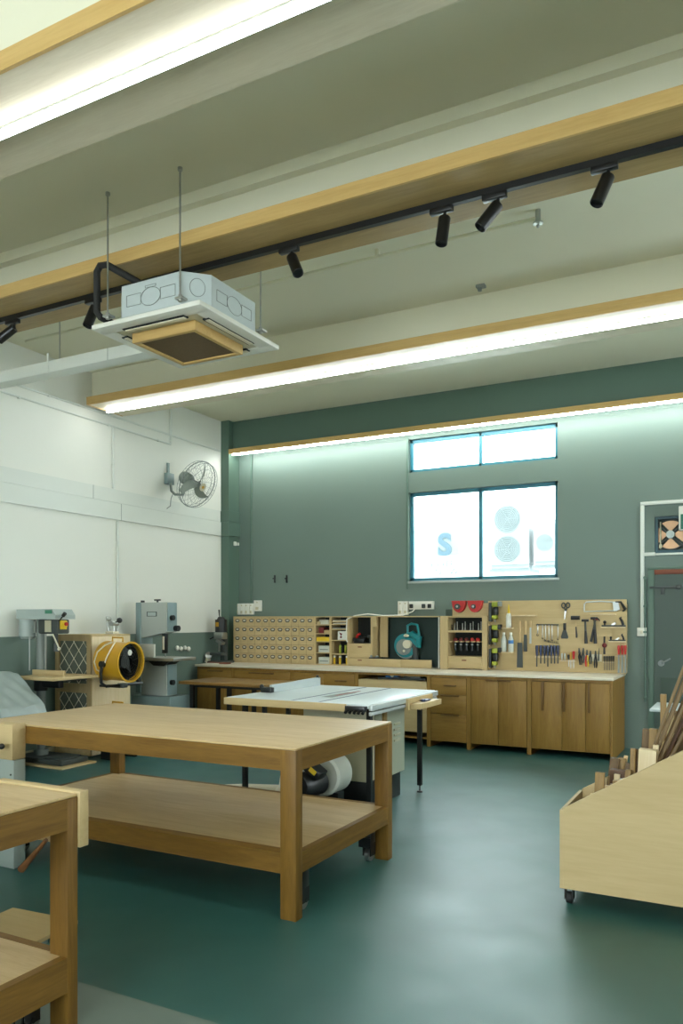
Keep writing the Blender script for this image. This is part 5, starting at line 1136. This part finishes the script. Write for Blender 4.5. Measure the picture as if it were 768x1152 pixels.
# ---------------------------------------------------------------- yellow drum fans
fo = Vector(onx(134,744,-6.04)); fa_ = Vector((.985,.06,-.02)).normalized(); Rf = .212
def drumfan(nm, label, c, ax_, full=True):
    t = Thing(nm, label, 'fan', (c.x,c.y,c.z-Rf))
    t.part('drum', MB().lathe([(Rf,-.17),(Rf+.006,-.165),(Rf,-.15),(Rf,.15),(Rf+.008,.165),(Rf-.004,.168),(Rf-.012,.15),(Rf-.012,-.12),(Rf-.012,-.17)], c, ax_, 40) if 0 else MB(), M['yellow']) if 0 else None
    q_ = Vector((0,0,1)).rotation_difference(ax_).to_matrix(); b = MB(); n = 40
    prof = [(Rf+.004,-.17),(Rf+.004,-.155),(Rf-.004,-.145),(Rf-.004,.14),(Rf+.008,.15),(Rf+.008,.165),(Rf-.01,.165),(Rf-.014,.14),(Rf-.014,-.17)]
    rings = [[b.bm.verts.new(c+q_@Vector((r*math.cos(2*PI*i/n),r*math.sin(2*PI*i/n),z))) for i in range(n)] for r,z in prof]
    fs = [b.bm.faces.new((A[i],A[(i+1)%n],B[(i+1)%n],B[i])) for A,B in zip(rings,rings[1:]+rings[:1]) for i in range(n)]
    bmesh.ops.recalc_face_normals(b.bm, faces=fs); t.part('drum', b, M['yellow']); lnr = MB(); rg=[[lnr.bm.verts.new(c+q_@Vector((r*math.cos(2*PI*i/n),r*math.sin(2*PI*i/n),z))) for i in range(n)] for r,z in ((Rf-.0145,-.14),(Rf-.0145,.10),(Rf-.018,.10),(Rf-.018,-.14))]
    fs=[lnr.bm.faces.new((A[i],A[(i+1)%n],B[(i+1)%n],B[i])) for A,B in zip(rg,rg[1:]+rg[:1]) for i in range(n)]; bmesh.ops.recalc_face_normals(lnr.bm, faces=fs); t.part('inner_lining', lnr, M['foam'])
    g = MB()
    for r in (.05,.08,.11,.14,.17,.195): g.tube([c+q_@Vector((r*math.cos(a),r*math.sin(a),.14)) for a in [i*PI/16 for i in range(32)]], .0025, 4, True)
    for k in range(10): a=k*PI/5; g.cyl(c+q_@Vector((.05*math.cos(a),.05*math.sin(a),.14)), c+q_@Vector((.2*math.cos(a),.2*math.sin(a),.14)), .0025, n=4)
    t.part('grille', g, M['blackm'])
    t.part('back_grille', MB().cyl(c-ax_*.16,c-ax_*.15,Rf-.015,n=36), M['foam'])
    t.part('motor', MB().cyl(c-ax_*.12,c+ax_*.08,.07,n=24), M['grey_d'])
    for k in range(5):
        a=k*2*PI/5; P_ = [q_@Vector((r*math.cos(a+da),r*math.sin(a+da),z)) for r,da,z in ((.06,-.4,.02),(.19,-.4,.05),(.19,.4,-.02),(.06,.4,-.03))]
        bb = MB(); up=[bb.bm.verts.new(c+p_+ax_*.002) for p_ in P_]; dn=[bb.bm.verts.new(c+p_-ax_*.002) for p_ in P_]
        f_=[bb.bm.faces.new(up),bb.bm.faces.new(dn[::-1])]+[bb.bm.faces.new((up[i],dn[i],dn[(i+1)%4],up[(i+1)%4])) for i in range(4)]
        bmesh.ops.recalc_face_normals(bb.bm, faces=f_); t.part('blade', bb, M['grey_d'])
    t.part('badge', MB().cyl(c+q_@Vector((-.0,0,.143))+Vector((0,-.0,.10)), c+q_@Vector((0,0,.148))+Vector((0,0,.10)), .032, n=20), M['whitep'])
    hz = c+Vector((0,0,Rf)); yv = Vector((0,0,1)).cross(ax_).normalized()
    t.part('carry_handle', MB().tube([hz-ax_*.09,hz-ax_*.09+Vector((0,0,.045)),hz+ax_*.05+Vector((0,0,.045)),hz+ax_*.05], .01, 8), M['yellow'])
    return t, q_
t, q_ = drumfan('drum_fan','yellow drum fan on a black tube stand in front of the plywood cabinet',fo,fa_)
c = fo
Pc = lambda x_, a_: c+Vector((x_, -(Rf+.012)*math.sin(math.radians(a_)), (Rf+.012)*math.cos(math.radians(a_))))
t.part('power_cord', MB().tube([Pc(.02,22),Pc(.05,45),Pc(.04,70),Pc(-.01,100),Pc(-.07,118),Pc(-.12,112),Pc(-.14,90),Pc(-.12,62),Pc(-.07,38),Pc(-.02,22)], .0075, 8), M['ivory'])
t.part('stand', MB().tube([c+Vector((-.02,-.235,-.03)),c+Vector((-.03,-.24,-.12)),c+Vector((-.02,-.24,-.22)),c+Vector((.02,-.21,-.255)),c+Vector((.05,.30,-.255))],.016,10).tube([c+Vector((.05,.27,-.255)),c+Vector((0,.25,-.2)),c+Vector((0,.225,-.02))],.016,10).box(-6.2995,c.x+.04,c.y-.03,c.y+.03,c.z-.285,c.z-.26), M['blackm'])
t.part('pivot', MB().cyl(c+Vector((-.02,-.212,-.02)),c+Vector((-.02,-.25,-.02)),.035,n=14), M['black'])
t.part('clamp', MB().box(c.x,c.x+.08,c.y-.03,c.y+.05,c.z-.285,c.z-.235,.008), M['grey_d'])
t2,_ = drumfan('drum_fan','second yellow fan low behind the large workbench, mostly hidden, handle showing',Vector((-6.04,fo.y,.345)),fa_)
t2.part('stand', MB().box(-6.15,-5.93,fo.y-.16,fo.y-.12,0,.19), M['blackm']); t2.part('stand', MB().box(-6.15,-5.93,fo.y+.12,fo.y+.16,0,.19), M['blackm'])

# ---------------------------------------------------------------- drill press
kx_, ky_ = -6.62, 5.76
t = Thing('drill_press','grey floor standing drill press with wooden table board, left of the mesh cabinet','drill press',(kx_,ky_,0))
V = lambda py: HC+(HZ-py)/F*8.05
t.part('plywood_base', MB().box(-6.85,-6.05,5.52,5.98,0,.018), M['ply']); t.part('base', MB().box(-6.82,-6.12,5.58,5.94,.0185,.075,.012).box(-6.42,-6.18,5.62,5.9,.075,.088,.004), M['grey_d'])
t.part('column', MB().cyl((kx_,ky_,.075),(kx_,ky_,V(690)),.045,n=24).cyl((kx_,ky_,.075),(kx_,ky_,.13),.075,n=24), M['grey_m'])
t.part('table_arm', MB().cyl((kx_,ky_,V(778)),(kx_,ky_,V(766)),.07,n=20).box(kx_,kx_+.3,ky_-.035,ky_+.035,V(774),V(766.5),.01), M['blackm'])
tz = V(758.5)
tb = t.part('table_board', MB().box(-6.68,-6.06,5.42,6.02,tz-.04,tz-.012,.002), M['ply'], label='plywood table board')
t.part('iron_table', MB().box(-6.5,-6.12,5.55,5.92,tz-.06,tz-.0405), M['blackm'])
t.part('fence', MB().box(-6.66,-6.2,5.68,5.705,tz-.0115,tz+.045,.002), M['ply'], tb)
t.part('belt_cover', MB().prism([(kx_-.22,V(696.5)),(kx_+.36,V(696.5)),(kx_+.36,V(692)),(kx_+.31,V(685.5)),(kx_-.22,V(685.5))],'y',ky_-.13,ky_+.13), M['grey_l'], smooth=False)
t.part('badge', MB().box(kx_+.21,kx_+.31,ky_-.134,ky_-.1305,V(690.5),V(686.5)), M['label_g'])
t.part('head', MB().box(kx_+.05,kx_+.33,ky_-.085,ky_+.085,V(713),V(696.8),.015), M['grey_d'])
t.part('wood_front', MB().box(kx_+.16,kx_+.25,ky_-.092,ky_-.0855,V(711),V(698)), M['ivoryd'])
t.part('switch', MB().box(kx_+.3305,kx_+.35,ky_-.05,ky_+.03,V(708),V(698),.004).cyl((kx_+.35,ky_-.01,V(702)),(kx_+.375,ky_-.01,V(702)),.032,n=14), M['bright_y'])
t.part('stop_knob', MB().cyl((kx_+.375,ky_-.01,V(702)),(kx_+.39,ky_-.01,V(702)),.02,n=14), M['red'])
t.part('motor', MB().cyl((kx_-.15,ky_-.05,V(716)),(kx_-.15,ky_-.05,V(697)),.085,n=24).cyl((kx_-.15,ky_-.05,V(719)),(kx_-.15,ky_-.05,V(716)),.06,.085,n=24), M['grey_l'])
t.part('motor_bracket', MB().box(kx_-.25,kx_-.23,ky_-.03,ky_+.03,V(712),V(698)).box(kx_-.1,kx_-.04,ky_-.04,ky_+.04,V(712),V(699)), M['steel'])
t.part('quill', MB().cyl((kx_+.22,ky_,V(724)),(kx_+.22,ky_,V(713)),.022,n=16).cyl((kx_+.22,ky_,V(733)),(kx_+.22,ky_,V(724)),.03,.02,n=16), M['grey_d'])
t.part('feed_handle', MB().cyl((kx_+.33,ky_-.06,V(699)),(kx_+.40,ky_-.06,V(692)),.007,n=8).cyl((kx_+.39,ky_-.06,V(693)),(kx_+.42,ky_-.06,V(690)),.018,.02,n=12), M['black'])
t.part('lever', MB().cyl((kx_+.28,ky_-.09,V(714)),(kx_+.40,ky_-.12,V(729)),.008,n=8).ball((kx_+.40,ky_-.12,V(729.5)),.018), M['ivory'])
t.part('rack_rod', MB().cyl((kx_+.07,ky_,V(760)),(kx_+.07,ky_,V(696)),.01,n=10).cyl((kx_-.08,ky_-.08,V(755)),(kx_-.08,ky_-.08,V(700)),.006,n=8), M['steel'])

# ---------------------------------------------------------------- covered machine
cv = MB(); bm = cv.bm; nx, ny = 26, 20
tx0, tx1, ty0, ty1 = -6.72, -5.98, 4.75, 5.38
grid = []
for j in range(ny+1):
    row = []
    for i in range(nx+1):
        u, v_ = i/nx, j/ny; x = tx0+(tx1-tx0)*u; y = ty0+(ty1-ty0)*v_
        # flat top left, sloping down towards +x
        h = .955 - .02*math.sin(v_*7) if u < .38 else .955-.36*((u-.38)/.62)
        e2 = min(v_, 1-v_, u, 1-u)
        if e2 < .10: h -= (.10-e2)*2.2
        h += .008*abs(math.sin(u*11+v_*6))+.010*abs(math.sin(v_*13-u*8))+random.uniform(-.003,.003)
        row.append(bm.verts.new((x,y,h)))
    grid.append(row)
for j in range(ny):
    for i in range(nx): bm.faces.new((grid[j][i],grid[j][i+1],grid[j+1][i+1],grid[j+1][i]))
border = [grid[0][i] for i in range(nx+1)]+[grid[j][nx] for j in range(1,ny+1)]+[grid[ny][i] for i in range(nx-1,-1,-1)]+[grid[j][0] for j in range(ny-1,0,-1)]
prev = border; nb = len(border); cxm, cym = (tx0+tx1)/2, (ty0+ty1)/2
for lv_ in range(1,5):
    cur = []
    for k, b0 in enumerate(border):
        co = b0.co; d = Vector((co.x-cxm, co.y-cym, 0)).normalized(); f = lv_/4
        cur.append(bm.verts.new((co.x+d.x*(.03*f+.018*math.sin(k*1.1)*f), co.y+d.y*(.03*f+.018*math.sin(k*1.1)*f), co.z*(1-f)+.50*f+.012*math.sin(k*.7)*f)))
    for k in range(nb): bm.faces.new((prev[k],cur[k],cur[(k+1)%nb],prev[(k+1)%nb]))
    prev = cur
bmesh.ops.recalc_face_normals(bm, faces=bm.faces)
t = Thing('covered_machine','machine under a crumpled grey cover at the left edge of the photo','machine',(cxm,cym,0))
cvo = t.part('cover', cv, M['tarp']); md = cvo.modifiers.new('s','SOLIDIFY'); md.thickness = .004
t.part('stand', MB().box(tx0+.02,tx1-.35,ty0+.1,ty1-.1,0,.56,.01), M['blackm'])

# skirting behind the machines
p = onx(90,843,XL)
struct('baseboard_left', MB().box(XL,XL+.015,YF,9.28,0,.08), M['ivoryd'])

# ---------------------------------------------------------------- light
w = bpy.data.worlds.new('world'); scn.world = w; w.use_nodes = True
bg = w.node_tree.nodes['Background']; bg.inputs[0].default_value = (.86,.97,1.0,1); bg.inputs[1].default_value = 11.0
